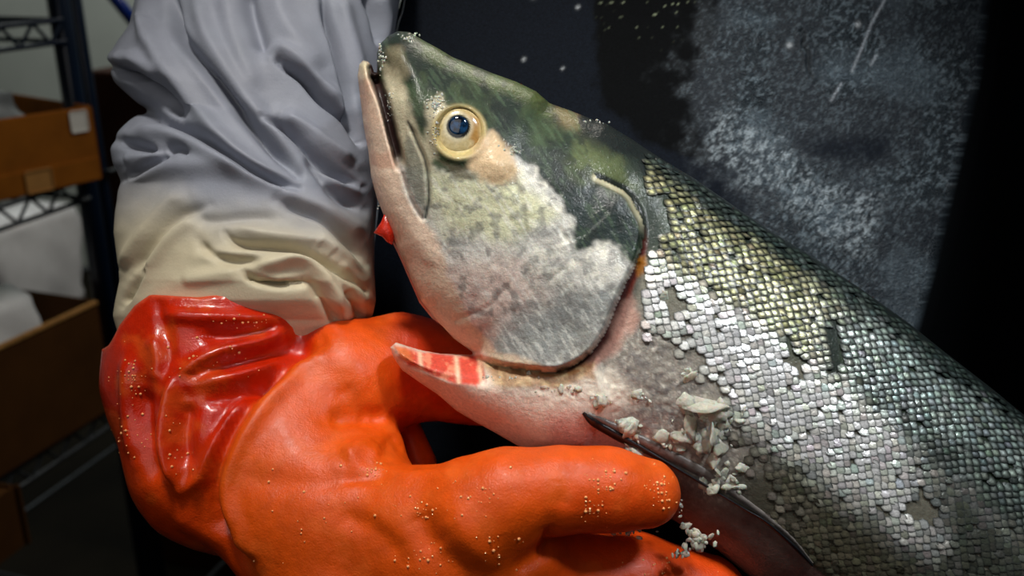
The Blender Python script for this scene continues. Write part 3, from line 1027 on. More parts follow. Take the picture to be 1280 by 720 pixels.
for (x, y, sx, sy, r, n) in [(545, 130, 10, 12, 2.6, 40), (478, 75, 5, 18, 2.0, 30), (512, 48, 14, 6, 2.0, 24), (545, 165, 8, 22, 1.7, 40), (470, 262, 3, 8, 2.2, 10),
                             (575, 182, 14, 5, 1.6, 24), (640, 185, 16, 12, 1.7, 26), (487, 130, 4, 26, 1.6, 22), (745, 152, 22, 3, 2.0, 8)]:
    for _ in range(n):
        X_, Y_ = rr.gauss(x, sx * .5), rr.gauss(y, sy * .5)
        ss, ax_, ay_, _t = seg_dist([X_], [Y_], SIL, True)
        if not inside([X_], [Y_], SIL)[0] and ss[0] > 4:
            continue
        spots.append((on_fish(X_, Y_).ravel(), r * (0.5 + 0.7 * rr.random()) * D0 / F, TOCAM))
v, f = ice_mesh(spots, 4)
ice2 = mesh_obj('ice_crumbs', v, f, M_ICE)
tag(ice2, 'fine wet ice crumbs on the snout and around the eye of the salmon', 'ice', kind='stuff')

# ------------------------------------------------------------------ the person: sleeve, glove, apron
PERSON_ORG = at(640, 500, 0.46)
person = thing('person', 'person in pale grey rain sleeve, orange rubber glove and black apron holding the salmon', 'person', PERSON_ORG)


def surface_nets(f, org, vs):
    """vertices and quads of the zero level of a sampled field (negative inside)"""
    s = f < 0
    nx, ny, nz = f.shape
    cnt = np.zeros((nx - 1, ny - 1, nz - 1), np.float32)
    acc = np.zeros((nx - 1, ny - 1, nz - 1, 3), np.float32)
    cor = [(i, j, k) for i in (0, 1) for j in (0, 1) for k in (0, 1)]

    def sl(c):
        return tuple(slice(c[a], c[a] + (nx, ny, nz)[a] - 1) for a in range(3))
    for a in cor:
        for ax in range(3):
            if a[ax]:
                continue
            b = list(a)
            b[ax] = 1
            fa, fb = f[sl(a)], f[sl(b)]
            m = (fa < 0) != (fb < 0)
            t = np.where(m, fa / np.where(m, fa - fb, 1), 0)
            cnt += m
            for q in range(3):
                acc[..., q] += m * (a[q] + (t if q == ax else 0))
    act = cnt > 0
    vid = -np.ones(act.shape, int)
    vid[act] = np.arange(act.sum())
    ijk = np.argwhere(act)
    V = (ijk + acc[act] / cnt[act][:, None]) * vs + org
    quads = []
    for ax in range(3):
        o1, o2 = [(1, 2), (2, 0), (0, 1)][ax]
        lo = [slice(None)] * 3
        hi = [slice(None)] * 3
        lo[ax] = slice(0, -1)
        hi[ax] = slice(1, None)
        a, b = s[tuple(lo)], s[tuple(hi)]
        e = np.argwhere(a != b)
        e = e[(e[:, o1] > 0) & (e[:, o2] > 0)]
        e = e[(e[:, o1] < f.shape[o1] - 1) & (e[:, o2] < f.shape[o2] - 1)]
        fl = a[tuple(e.T)]
        d1 = np.zeros(3, int)
        d2 = np.zeros(3, int)
        d1[o1] = 1
        d2[o2] = 1
        q = np.stack([vid[tuple((e - d1 - d2).T)], vid[tuple((e - d2).T)], vid[tuple(e.T)], vid[tuple((e - d1).T)]], 1)
        q[~fl] = q[~fl][:, ::-1]
        quads.append(q)
    Q = np.vstack(quads)
    return V, Q[(Q >= 0).all(1)]


def smin(a, b, k):
    h_ = np.clip(0.5 + 0.5 * (b - a) / k, 0, 1)
    return b * (1 - h_) + a * h_ - k * h_ * (1 - h_)


def chain_field(G, chain):
    """distance to a run of round cones; chain = [(px, py, depth, radius px)]"""
    out = None
    P = [cam_pt(c[0], c[1], c[2]) for c in chain]
    R = [c[3] * c[2] / F for c in chain]
    for i in range(len(P) - 1):
        a, b = P[i], P[i + 1]
        ab = b - a
        t = np.clip(((G[0] - a[0]) * ab[0] + (G[1] - a[1]) * ab[1] + (G[2] - a[2]) * ab[2]) / (ab @ ab), 0, 1)
        d = np.sqrt((G[0] - a[0] - t * ab[0]) ** 2 + (G[1] - a[1] - t * ab[1]) ** 2 + (G[2] - a[2] - t * ab[2]) ** 2) - (R[i] + t * (R[i + 1] - R[i]))
        out = d if out is None else smin(out, d, 0.006)
    return out


# ---- glove: cuff, palm, thumb behind the jaw, index and middle finger under the belly, ring and little finger below the picture
VS = 0.00135
lo = np.array([-0.180, -0.235, 0.262])
hi = np.array([0.105, 0.010, 0.448])
ax_ = [np.arange(lo[i], hi[i], VS, dtype=np.float32) for i in range(3)]
G = np.meshgrid(*ax_, indexing='ij', sparse=True)
CUFF = [(286, 300, .408, 138), (278, 400, .404, 131), (272, 470, .396, 131), (296, 560, .384, 128), (352, 604, .372, 102)]
PALM1 = [(345, 575, .372, 100), (430, 640, .360, 96), (450, 700, .356, 100)]
PALM2 = [(380, 640, .366, 108), (480, 760, .360, 110)]
THUMB = [(360, 545, .380, 92), (436, 482, .386, 80), (500, 460, .394, 65), (590, 468, .400, 58), (670, 490, .402, 50)]
INDEX = [(420, 640, .352, 74), (520, 655, .338, 66), (610, 640, .328, 70), (640, 622, .325, 58), (700, 612, .324, 50), (760, 612, .325, 49), (806, 616, .328, 44)]
MIDDLE = [(460, 690, .352, 84), (560, 690, .338, 82), (620, 690, .336, 72), (700, 722, .350, 59), (790, 726, .356, 57), (880, 748, .360, 55)]
RING = [(440, 800, .356, 90), (600, 830, .346, 76), (760, 850, .350, 66), (850, 862, .356, 58)]
LITTLE = [(430, 900, .364, 80), (560, 930, .354, 66), (700, 940, .356, 56), (770, 945, .360, 50)]
FOLD = [(498, 520, .404, 20), (522, 580, .398, 24)]
KNOB = [(440, 560, .362, 40), (470, 563, .366, 34)]
hand = smin(chain_field(G, PALM1), chain_field(G, PALM2), 0.012)
hand = smin(hand, chain_field(G, THUMB), 0.014)
hand = smin(hand, chain_field(G, KNOB), 0.005)
fing = chain_field(G, INDEX)
hand = smin(hand, fing, 0.008)
low = chain_field(G, MIDDLE)
hand = smin(hand, low, 0.003)
hand = smin(hand, chain_field(G, RING), 0.003)
hand = smin(hand, chain_field(G, LITTLE), 0.003)
hand = np.minimum(hand, chain_field(G, FOLD))
CUFF_EDGE = np.array([(60, 470), (137, 432), (150, 405), (168, 382), (187, 368), (250, 371), (330, 366), (352, 360), (372, 358), (386, 372), (402, 392), (425, 416), (445, 425), (470, 330), (600, 300), (1400, 300)], float)
gpx = 640 + G[0] * F / G[2]
gpy = 360 - G[1] * F / G[2]
yb = np.interp(gpx, CUFF_EDGE[:, 0], CUFF_EDGE[:, 1])
f = np.maximum(chain_field(G, CUFF), (yb - gpy) * G[2] / F * 0.8)
f = smin(f, hand, 0.005).astype(np.float32)
V, Q = surface_nets(f, lo, VS)
gr = np.stack(np.gradient(f, VS), -1)
ii = np.clip(np.round((V - lo) / VS).astype(int), 0, np.array(f.shape) - 1)
N = gr[tuple(ii.T)]
N /= np.maximum(np.linalg.norm(N, axis=1, keepdims=True), 1e-6)
vpx = 640 + V[:, 0] * F / V[:, 2]
vpy = 360 - V[:, 1] * F / V[:, 2]
facing = sstep(-0.05, -0.45, N[:, 2])


def ridges(px, py, items):
    """items: (points, height m, width px) - a bead along a pixel line, tapering at its ends"""
    out = np.zeros(len(px))
    for pts_, hgt, wid in items:
        L = smooth_line(pts_, 6)
        lo_, hi_ = L.min(0) - 4 * wid, L.max(0) + 4 * wid
        m = (px > lo_[0]) & (px < hi_[0]) & (py > lo_[1]) & (py < hi_[1])
        d, _, _, t = seg_dist(px[m], py[m], L)
        out[m] += hgt * np.exp(-(d / wid) ** 2) * (0.25 + 0.75 * sstep(0, 0.18, t) * sstep(1, 0.82, t))
    return out


GFOLD = [([(196, 392), (230, 396), (290, 398), (352, 401), (364, 406)], .0034, 9), ([(364, 407), (330, 424), (278, 440), (245, 455), (233, 466), (236, 480)], .0042, 9),
         ([(238, 481), (270, 476), (310, 466), (345, 460), (390, 446)], .0032, 9), ([(250, 418), (300, 420), (345, 412)], -.0028, 9), ([(258, 462), (300, 452), (350, 438), (400, 424)], -.0034, 9),
         ([(221, 462), (212, 505), (206, 550), (214, 585), (226, 612)], .0044, 9), ([(228, 612), (248, 600), (262, 572), (282, 530), (320, 488)], .0034, 8),
         ([(236, 500), (228, 545), (232, 588)], -.0042, 11), ([(180, 480), (178, 520), (184, 575), (200, 610)], -.0046, 12), ([(160, 440), (160, 500), (168, 577)], .0026, 9),
         ([(190, 420), (200, 450), (196, 480)], .0022, 10), ([(262, 560), (290, 505), (340, 468), (400, 432)], -.0024, 8),
         ([(215, 640), (255, 665), (310, 690)], .0020, 12), ([(265, 640), (285, 680), (320, 715)], -.0020, 9),
         ([(255, 505), (300, 490), (345, 470)], -.0022, 8), ([(400, 424), (362, 452), (316, 496), (280, 556), (264, 618), (288, 690), (320, 730)], -.0045, 8), ([(392, 446), (366, 472), (332, 506), (298, 562), (284, 622), (308, 690)], .0026, 10), ([(196, 372), (210, 440), (202, 480)], -.0018, 8)]
GHAND = [([(428, 578), (455, 562), (480, 568)], .0042, 15), ([(410, 524), (448, 522), (485, 526)], -.0034, 11), ([(425, 598), (460, 596), (490, 594)], -.0016, 8), ([(488, 540), (500, 560), (497, 582)], -.0015, 9), ([(438, 592), (500, 590), (560, 588)], .0012, 9), ([(300, 600), (380, 604), (440, 600)], -.0014, 16),
         ([(560, 640), (600, 690), (620, 720)], .0012, 20), ([(690, 655), (680, 690), (640, 718)], -.0022, 10), ([(470, 520), (440, 505), (425, 480)], -.0012, 12),
         ([(700, 640), (712, 600), (720, 575)], -.0010, 12), ([(545, 690), (520, 640)], -.0016, 16), ([(420, 640), (470, 665), (500, 700)], -.0014, 14)]
disp = ridges(vpx, vpy, GFOLD + GHAND) * facing
disp += 0.0007 * (fbm(vpx / 38, vpy / 38, 41, 3) - 0.5)
V = V + N * disp[:, None]
gc = np.zeros((len(V), 3))
gc[:] = lin((224, 84, 8))
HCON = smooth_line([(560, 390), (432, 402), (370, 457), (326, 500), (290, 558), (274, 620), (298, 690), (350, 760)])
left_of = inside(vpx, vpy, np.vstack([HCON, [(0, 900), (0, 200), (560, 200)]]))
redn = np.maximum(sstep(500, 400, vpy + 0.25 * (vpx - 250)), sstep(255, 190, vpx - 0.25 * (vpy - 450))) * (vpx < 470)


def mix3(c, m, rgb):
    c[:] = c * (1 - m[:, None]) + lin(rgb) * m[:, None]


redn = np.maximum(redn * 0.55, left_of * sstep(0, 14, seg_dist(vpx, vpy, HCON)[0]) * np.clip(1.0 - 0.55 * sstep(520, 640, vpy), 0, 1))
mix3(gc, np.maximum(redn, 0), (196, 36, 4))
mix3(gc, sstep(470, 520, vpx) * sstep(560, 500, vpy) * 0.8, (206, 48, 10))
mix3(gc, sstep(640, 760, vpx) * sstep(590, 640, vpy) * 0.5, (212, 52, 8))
mix3(gc, sstep(0.55, 0.75, fbm(vpx / 30, vpy / 30, 44)) * 0.35, (232, 104, 34))
mix3(gc, np.exp(-((vpy - np.interp(vpx, CUFF_EDGE[:, 0], CUFF_EDGE[:, 1])) / 3.5) ** 2) * (vpx < 430) * 0.6, (222, 96, 60))
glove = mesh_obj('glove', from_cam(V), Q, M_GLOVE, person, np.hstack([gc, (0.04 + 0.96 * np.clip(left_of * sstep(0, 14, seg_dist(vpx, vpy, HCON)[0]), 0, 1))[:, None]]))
glove['label'] = 'glossy orange rubber glove with a wrinkled cuff'
sub(glove, PERSON_ORG)

# water beads on the rubber
bm = bmesh.new()
tri_c = V[Q].mean(1)
tn = N[Q[:, 0]]
tpx, tpy = 640 + tri_c[:, 0] * F / tri_c[:, 2], 360 - tri_c[:, 1] * F / tri_c[:, 2]
front = np.nonzero((tn[:, 2] < -0.35) & (tpy < 740))[0]
BEADS = [(165, 475, 26, 40, 46), (165, 545, 22, 30, 24), (470, 588, 40, 8, 26), (525, 635, 30, 16, 22), (600, 625, 34, 26, 26), (755, 595, 22, 24, 34), (825, 612, 18, 24, 44),
         (740, 640, 22, 16, 24), (300, 400, 60, 10, 22), (400, 640, 70, 60, 20), (820, 708, 60, 12, 22), (530, 700, 30, 24, 24), (620, 690, 40, 24, 18), (270, 450, 60, 30, 20), (225, 560, 20, 50, 14)]
vs_, fs_ = [], []
rb = random.Random(9)
bo = bmesh.new()
bmesh.ops.create_icosphere(bo, subdivisions=1, radius=1)
bo.verts.index_update()
bv = np.array([v.co[:] for v in bo.verts])
bf = np.array([tuple(v.index for v in f_.verts) for f_ in bo.faces])
bo.free()
cnt = 0
for (x, y, sx, sy, n) in BEADS:
    for _ in range(int(n * 1.0)):
        X_, Y_ = rb.gauss(x, sx * .5), rb.gauss(y, sy * .5)
        d2 = (tpx[front] - X_) ** 2 + (tpy[front] - Y_) ** 2
        k = front[np.argmin(d2)]
        if d2.min() > 16:
            continue
        r = (0.6 + 1.5 * rb.random() ** 2) * 0.00032
        vs_.append(from_cam(tri_c[k] + N[Q[k, 0]] * r * 0.12) + bv * r * np.array([1, 1, 1.0]))
        fs_.append(bf + cnt)
        cnt += len(bv)
beads = mesh_obj('water_beads', np.vstack(vs_), np.vstack(fs_), M_WATER, glove)
beads['kind'] = 'stuff'
beads['label'] = 'water beads with a pale glint in their colour'

# ---- ice on the fingertip
spots = []
for (x, y, sx, sy, r, n) in [(876, 676, 18, 12, 5.5, 26), (852, 690, 14, 6, 4, 10), (785, 664, 36, 5, 3.2, 22), (850, 634, 6, 24, 2.4, 12)]:
    for _ in range(n):
        X_, Y_ = rb.gauss(x, sx * .5), rb.gauss(y, sy * .5)
        spots.append((at(X_, Y_, 0.331 + 0.004 * rb.random()).ravel(), r * (0.5 + 0.7 * rb.random()) * 0.33 / F, TOCAM))
v, f_ = ice_mesh(spots, 8)
ice3 = mesh_obj('crushed_ice', v, f_, M_ICE)
tag(ice3, 'small wet clump of ice melting on the tips of the glove fingers', 'ice', kind='stuff')

# ---- sleeve: loose tube, outline and folds follow the cloth
LEFT = np.array([(-330, 205), (-120, 190), (-40, 178), (0, 170), (28, 162), (52, 146), (72, 136), (88, 136), (104, 144), (122, 164), (134, 178), (140, 176), (152, 160), (168, 146), (186, 139),
                 (204, 142), (218, 149), (228, 154), (240, 150), (262, 145), (290, 143), (316, 146), (336, 150), (352, 149), (372, 144), (395, 140), (415, 146), (440, 160), (500, 190)], float)
RGT = np.array([(-330, 520), (-120, 515), (-40, 512), (0, 500), (50, 492), (120, 484), (200, 476), (300, 468), (340, 468), (375, 470), (395, 466), (408, 452), (420, 432), (440, 412), (500, 380)], float)
ys = np.concatenate([np.arange(-330, -20, 10.0), np.arange(-20, 470, 2.0)])
xl = np.interp(ys, LEFT[:, 0], LEFT[:, 1])
xr = np.interp(ys, RGT[:, 0], RGT[:, 1])
for _ in range(2):
    xl[1:-1] = (xl[:-2] + 2 * xl[1:-1] + xl[2:]) / 4
    xr[1:-1] = (xr[:-2] + 2 * xr[1:-1] + xr[2:]) / 4
nth = 300
th = np.concatenate([np.linspace(0, math.pi, 230), np.linspace(math.pi, 2 * math.pi, 72)[1:-1]])
nth = len(th)
YS, TH = np.meshgrid(ys, th, indexing='ij')
wv = ((xr - xl) / 2)[:, None]
cxv = ((xr + xl) / 2)[:, None]
dep = np.interp(ys, [-330, 0, 150, 300, 380, 470], [.50, .448, .430, .412, .404, .400])[:, None]
wsm = np.convolve(np.pad((xr - xl) / 2, 20, mode='edge'), np.ones(41) / 41, mode='valid')[:, None]
hd_ = wsm * dep / F * np.interp(ys, [-330, 0, 250, 350, 375, 400, 470], [.8, .80, .86, .86, .80, .68, .6])[:, None]
SX = cxv - wv * np.cos(TH)
# power shape: a bit flatter than an ellipse
SD = dep - hd_ * np.sign(np.sin(TH)) * np.abs(np.sin(TH)) ** 0.85
sx, sy, sdp_ = SX.ravel(), (YS + 0 * TH).ravel(), SD.ravel()
SV = cam_pt(sx, sy, sdp_)
g0 = np.gradient(SV.reshape(*YS.shape, 3), axis=0)
g1 = np.gradient(SV.reshape(*YS.shape, 3), axis=1)
SN = np.cross(g1, g0).reshape(-1, 3)
SN /= np.maximum(np.linalg.norm(SN, axis=1, keepdims=True), 1e-12)
cen_ = cam_pt((cxv + 0 * TH).ravel(), sy, (dep + 0 * TH).ravel())
SN *= np.sign(((SV - cen_) * SN).sum(1))[:, None]
fac = sstep(0.0, -0.35, SN[:, 2])
SFOLD = [
    ([(212, -20), (216, 10), (222, 40), (245, 70), (270, 103), (295, 134), (320, 162), (345, 190), (372, 218)], -.0062, 9),
    ([(182, -20), (184, 30), (200, 72), (232, 112), (262, 156), (300, 196), (350, 228)], .0040, 11),
    ([(245, -20), (258, 40), (282, 84), (312, 128), (345, 170), (375, 200)], .0036, 12),
    ([(137, 83), (165, 95), (198, 116), (226, 142)], -.0058, 8), ([(140, 72), (175, 80), (205, 98)], .0030, 9),
    ([(174, 136), (204, 148), (239, 162), (270, 182), (301, 204), (326, 218), (372, 236)], -.0060, 7),
    ([(160, 168), (200, 166), (240, 180), (280, 200), (310, 222)], .0034, 10),
    ([(349, 76), (362, 86), (379, 98), (401, 122), (432, 148), (450, 178)], -.0075, 6), ([(336, 70), (350, 62), (372, 76), (400, 104), (432, 132)], .0030, 8),
    ([(330, 150), (348, 156), (366, 168), (395, 194), (422, 217), (452, 234)], -.0050, 7), ([(350, 140), (380, 158), (412, 184), (445, 206)], .0034, 9),
    ([(403, -10), (408, 20), (420, 56), (432, 103), (440, 142), (452, 176)], -.0048, 6), ([(424, -10), (434, 30), (446, 80), (452, 120)], .0030, 10),
    ([(308, -20), (312, 10), (322, 40), (330, 66)], -.0040, 12), ([(280, -20), (288, 30), (306, 80), (326, 120)], .0020, 12), ([(345, -20), (352, 20), (380, 60), (405, 90)], .0024, 14),
    ([(456, -10), (470, 20), (478, 60)], -.0036, 8), ([(476, -10), (484, 30), (480, 60)], .0024, 8),
    ([(148, 176), (170, 182), (196, 188)], -.0040, 7), ([(160, 222), (182, 210), (200, 200), (214, 194)], -.0042, 7), ([(206, 188), (222, 186), (238, 192)], -.0030, 6),
    ([(155, 200), (180, 196), (205, 194)], .0022, 7), ([(150, 236), (190, 212), (240, 206), (300, 214), (360, 236)], .0032, 13),
    ([(240, 244), (214, 254), (190, 280), (166, 312), (152, 340)], .0034, 9), ([(262, 256), (222, 272), (192, 306), (168, 345)], -.0026, 8),
    ([(254, 268), (216, 294), (188, 330), (162, 362)], .0026, 9), ([(184, 334), (166, 360), (152, 382)], -.0032, 6),
    ([(236, 272), (270, 276), (310, 272), (350, 272)], -.0018, 10),
    ([(281, 290), (288, 299), (305, 306), (340, 309), (380, 316), (420, 336), (456, 364)], -.0048, 6), ([(280, 286), (300, 287), (340, 294), (390, 300), (405, 302), (430, 320), (458, 346)], .0032, 8),
    ([(246, 322), (280, 318), (330, 322), (365, 322), (385, 326)], .0024, 8), ([(248, 300), (262, 316), (290, 326), (330, 326)], -.0026, 8),
    ([(306, 340), (314, 348), (330, 353), (350, 356), (366, 352)], -.0052, 6), ([(310, 334), (340, 332), (372, 326), (392, 334), (415, 360), (432, 395)], .0044, 8),
    ([(225, 352), (262, 346), (300, 340)], .0022, 9), ([(360, 358), (385, 352), (400, 372), (424, 408)], -.0030, 8),
    ([(345, 250), (375, 262), (402, 272), (430, 296), (458, 330)], -.0040, 8), ([(350, 238), (390, 252), (425, 270), (458, 296)], .0026, 10),
    ([(420, 330), (440, 352), (456, 388)], .0024, 9), ([(432, 362), (446, 382), (452, 402)], -.0034, 7),
    ([(380, 190), (420, 240), (455, 262)], -.0030, 10), ([(400, 222), (430, 230), (460, 236)], .0022, 8), ([(395, 300), (415, 318)], .0012, 8),
    ([(192, 20), (178, 60), (160, 78)], .0016, 12)]
sd_ = ridges(sx, sy, [(p_, h_ * (1.5 if h_ < 0 else 1.15) * (1.0 if p_[0][1] < 200 else 0.75), w_ * (0.75 if h_ < 0 else 1.0)) for p_, h_, w_ in SFOLD]) * fac + 0.0012 * (fbm(sx / 55, sy / 55, 52, 3) - 0.5) * fac
SV = SV + SN * sd_[:, None]
scol = np.zeros((len(SV), 3))
scol[:] = lin((143, 147, 159))
warm = sstep(215, 325, sy - 0.16 * (sx - 250) + 40 * (fbm(sx / 60, sy / 60, 55) - 0.5))
mix3(scol, warm, (204, 193, 164))
mix3(scol, sstep(0.55, 0.75, fbm(sx / 50, sy / 50, 56)) * 0.3 * (1 - warm), (136, 142, 152))
nr_, nc_ = YS.shape
id_ = np.arange(nr_ * nc_).reshape(nr_, nc_)
a = id_[:-1]
b_ = id_[1:]
Qs = np.stack([a, np.roll(a, -1, 1), np.roll(b_, -1, 1), b_], -1).reshape(-1, 4)
sleeve = mesh_obj('sleeve', from_cam(SV), Qs, M_SLEEVE, person, scol)
sleeve['label'] = 'loose pale grey sleeve turning cream at the wrist'

# ---- apron: broad chest sheet that turns away at its right edge
EDGE = np.array([(-200, 1250), (0, 1216), (100, 1201), (200, 1174), (330, 1140), (420, 1114), (720, 1056), (900, 1030)], float)
ya = np.concatenate([np.arange(-260, -10, 16.0), np.arange(-10, 560, 2.5), np.arange(560, 1000, 12.0)])
ua = np.concatenate([np.linspace(0, 1, 330), 1 + np.linspace(0, 1, 60)[1:]])
YA, UA = np.meshgrid(ya, ua, indexing='ij')
DA = 0.475
xe = np.interp(YA, EDGE[:, 0], EDGE[:, 1])
x0 = np.interp(YA, [-260, 0, 45, 300, 1000], [560, 508, 495, 462, 420])
xpx = x0 + np.minimum(UA, 1) * (xe - x0)
bulge = 0.020 * np.sin(np.clip((xpx - 420) / 860, 0, 1) * math.pi) + 0.010 * np.sin(np.clip((YA + 260) / 1200, 0, 1) * math.pi)
Xc = (xpx - 640) / F * DA
Yc = -(YA - 360) / F * DA
Zc = DA - bulge
t = np.clip(UA - 1, 0, 1) * 0.42
turn = np.minimum(t / 0.03, 1)
Xc = Xc + t * (0.93 - 0.35 * turn * 0.5)
Zc = Zc + t * 0.95 * (0.4 + 0.6 * turn)
AV = np.stack([Xc, Yc, Zc], -1).reshape(-1, 3)
ax_px, ay_px = xpx.ravel(), YA.ravel()
uu = UA.ravel()
n_a = fbm(ax_px / 60, ay_px / 60, 61)
n_b = fbm(ax_px / 22, ay_px / 22, 63)
n_c = fbm(ax_px / 5, ay_px / 5, 65, 3)
grit_sheen = pmask(ax_px, ay_px, [(870, -60), (1238, -60), (1222, 100), (1160, 330), (1130, 460), (960, 330), (900, 240), (868, 200), (850, 120), (880, 40)], 40, 46, 3) * (uu <= 1.0)
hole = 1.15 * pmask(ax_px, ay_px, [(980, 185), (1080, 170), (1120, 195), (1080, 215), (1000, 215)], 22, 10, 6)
grit_sheen = grit_sheen * (1 - 0.75 * hole) * (0.55 + 0.75 * sstep(0.35, 0.65, n_a))
lump_glints = pmask(ax_px, ay_px, [(872, 170), (910, 150), (960, 190), (1010, 240), (1080, 250), (1060, 320), (1010, 300), (930, 240), (880, 210)], 12, 18, 7)
zoff = 0.0008 * lump_glints * (fbm(ax_px / 6, ay_px / 6, 66, 3) - 0.5) * 2 + 0.0012 * (n_b - 0.5) * grit_sheen
crack = smooth_line([(981, 54), (986, 64), (984, 72), (990, 82), (990, 98), (994, 110)], 4)
dcr = seg_dist(ax_px, ay_px, crack)[0]
zoff += -0.0012 * np.exp(-(dcr / 1.8) ** 2) + 0.0010 * np.exp(-((dcr - 4.5) / 2) ** 2)
dpit = np.hypot(ax_px - 1127, ay_px - 162)
zoff += -0.0015 * np.exp(-(dpit / 3) ** 2) + 0.0009 * np.exp(-((dpit - 6) / 2) ** 2)
AV[:, 2] -= zoff
ac = np.zeros((len(AV), 4))
ac[:, :3] = lin((14, 19, 27))
ac[:, 3] = 0.12
mixc(ac, pmask(ax_px, ay_px, [(735, -60), (890, -60), (880, 60), (850, 130), (870, 210), (800, 190), (742, 140), (738, 60)], 6, 10, 2), (6, 7, 8), 0.08)
mixc(ac, grit_sheen, (32, 40, 46), 1.0)  # grey scuffed residue, with the wet sheen put into the colour
mixc(ac, grit_sheen * sstep(0.5, 0.75, fbm(ax_px / 90, ay_px / 60, 81)) * 0.8, (70, 82, 90), 1.0)
mixc(ac, grit_sheen * sstep(0.54, 0.68, fbm(ax_px / 3, ay_px / 3, 83, 2)) * 0.6, (104, 117, 124), 1.0)  # speckle highlights painted as pale flecks
mixc(ac, lump_glints * sstep(0.50, 0.62, 0.5 * n_c + 0.5 * fbm(ax_px / 2.6, ay_px / 2.6, 97, 2)) * 0.75, (154, 165, 170), 1.0)  # white highlight patches painted on the lumps
mixc(ac, pmask(ax_px, ay_px, [(740, -20), (860, -20), (830, 60), (760, 60)], 20, 10, 2) * sstep(0.77, 0.85, fbm(ax_px / 3, ay_px / 3, 85, 2)), (120, 128, 100), 0.6)  # wet sparkles of the black patch, put into the colour
mixc(ac, np.exp(-(dcr / 1.6) ** 2) * 0.8, (6, 7, 8), 0.1)
for L_ in ([(1098, -8), (1085, 18), (1070, 42), (1058, 72), (1044, 102)], [(1075, 82), (1068, 94)], [(1030, 118), (1018, 138)]):
    mixc(ac, np.exp(-(seg_dist(ax_px, ay_px, L_)[0] / 1.5) ** 2) * 0.7, (170, 176, 182), 0.8)
for (x, y, r) in [(666, 11, 3.5), (718, 27, 2), (1169, 238, 3), (968, 73, 3), (654, 88, 2), (700, 100, 1.6), (1052, 46, 3.2)]:
    mixc(ac, np.exp(-(np.hypot(ax_px - x, ay_px - y) / r) ** 2), (180, 184, 186), 0.6)
mixc(ac, (uu > 1.0).astype(float), (9, 11, 13), 0.1)
nr_, nc_ = YA.shape
front_v = from_cam(AV)
back_v = front_v + np.array([0.0, 0.006, 0.0])
nF = len(front_v)
id_ = np.arange(nF).reshape(nr_, nc_)
fq = np.stack([id_[:-1, :-1], id_[:-1, 1:], id_[1:, 1:], id_[1:, :-1]], -1).reshape(-1, 4)[:, ::-1]
rim = np.concatenate([id_[0, :], id_[1:, -1], id_[-1, -2::-1], id_[-2:0:-1, 0]])
rq = np.stack([rim, np.roll(rim, -1), np.roll(rim, -1) + nF, rim + nF], 1)
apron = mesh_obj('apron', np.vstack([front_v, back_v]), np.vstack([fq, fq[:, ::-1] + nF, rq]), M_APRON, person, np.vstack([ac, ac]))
apron['label'] = 'wet black rubber apron scuffed grey at the chest, wet sheen painted in'
sub(apron, PERSON_ORG)
# seam cord along the left hem
hl = smooth_line([(509, -20), (503, 14), (496, 38), (486, 120), (474, 240), (464, 330), (456, 420)], 6)


def tube(name, pts3, r, mat, parent, seg_=8):
    P = np.asarray(pts3, float)
    T = np.gradient(P, axis=0)
    T /= np.linalg.norm(T, axis=1, keepdims=True)
    ref = np.array([0.3, 0.9, 0.2])
    A_ = np.cross(T, ref)
    A_ /= np.linalg.norm(A_, axis=1, keepdims=True)
    B_ = np.cross(T, A_)
    an_ = np.linspace(0, 2 * math.pi, seg_, endpoint=False)
    rv = np.broadcast_to(np.asarray(r, float), (len(P),))
    V_ = (P[:, None] + rv[:, None, None] * (np.cos(an_)[None, :, None] * A_[:, None] + np.sin(an_)[None, :, None] * B_[:, None])).reshape(-1, 3)
    f_ = []
    for i in range(len(P) - 1):
        for k in range(seg_):
            k2 = (k + 1) % seg_
            f_.append((i * seg_ + k, i * seg_ + k2, (i + 1) * seg_ + k2, (i + 1) * seg_ + k))
    f_.append(tuple(range(seg_ - 1, -1, -1)))
    f_.append(tuple((len(P) - 1) * seg_ + k for k in range(seg_)))
    return mesh_obj(name, V_, f_, mat, parent)


M_SEAM = mat_plain('grey_seam_cord', (120, 124, 128), 0.6)
seam = tube('hem_cord', at(hl[:, 0], hl[:, 1], 0.4608), 0.00045, M_SEAM, apron)

# ------------------------------------------------------------------ wire shelving with boxes, far left
E1 = np.array([0.2987, 0.9543, 0.0])      # along the rack, away from the camera
EN = np.array([0.9543, -0.2987, 0.0])     # out of its front
RZ = math.atan2(-0.2987, 0.9543)
P_POST = at(105, 200, 1.25)
RACK_ORG = np.array([P_POST[0], P_POST[1], 0.0])


def hit_front(px, py, off=0.0):
    """where the sight line of a pixel meets the rack front plane (moved out by off), in rack coordinates (x out, y along, z up)"""
    d = at(px, py, 1.0) - CAM
    o = RACK_ORG + EN * off
    t = ((o - CAM) @ EN) / (d @ EN)
    p = CAM + d * t - RACK_ORG
    return np.array([p @ EN, p @ E1, p[2]])


rack = thing('wire_shelving', 'dark blue wire shelving unit at the left carrying two cardboard boxes', 'shelving', RACK_ORG, RZ)


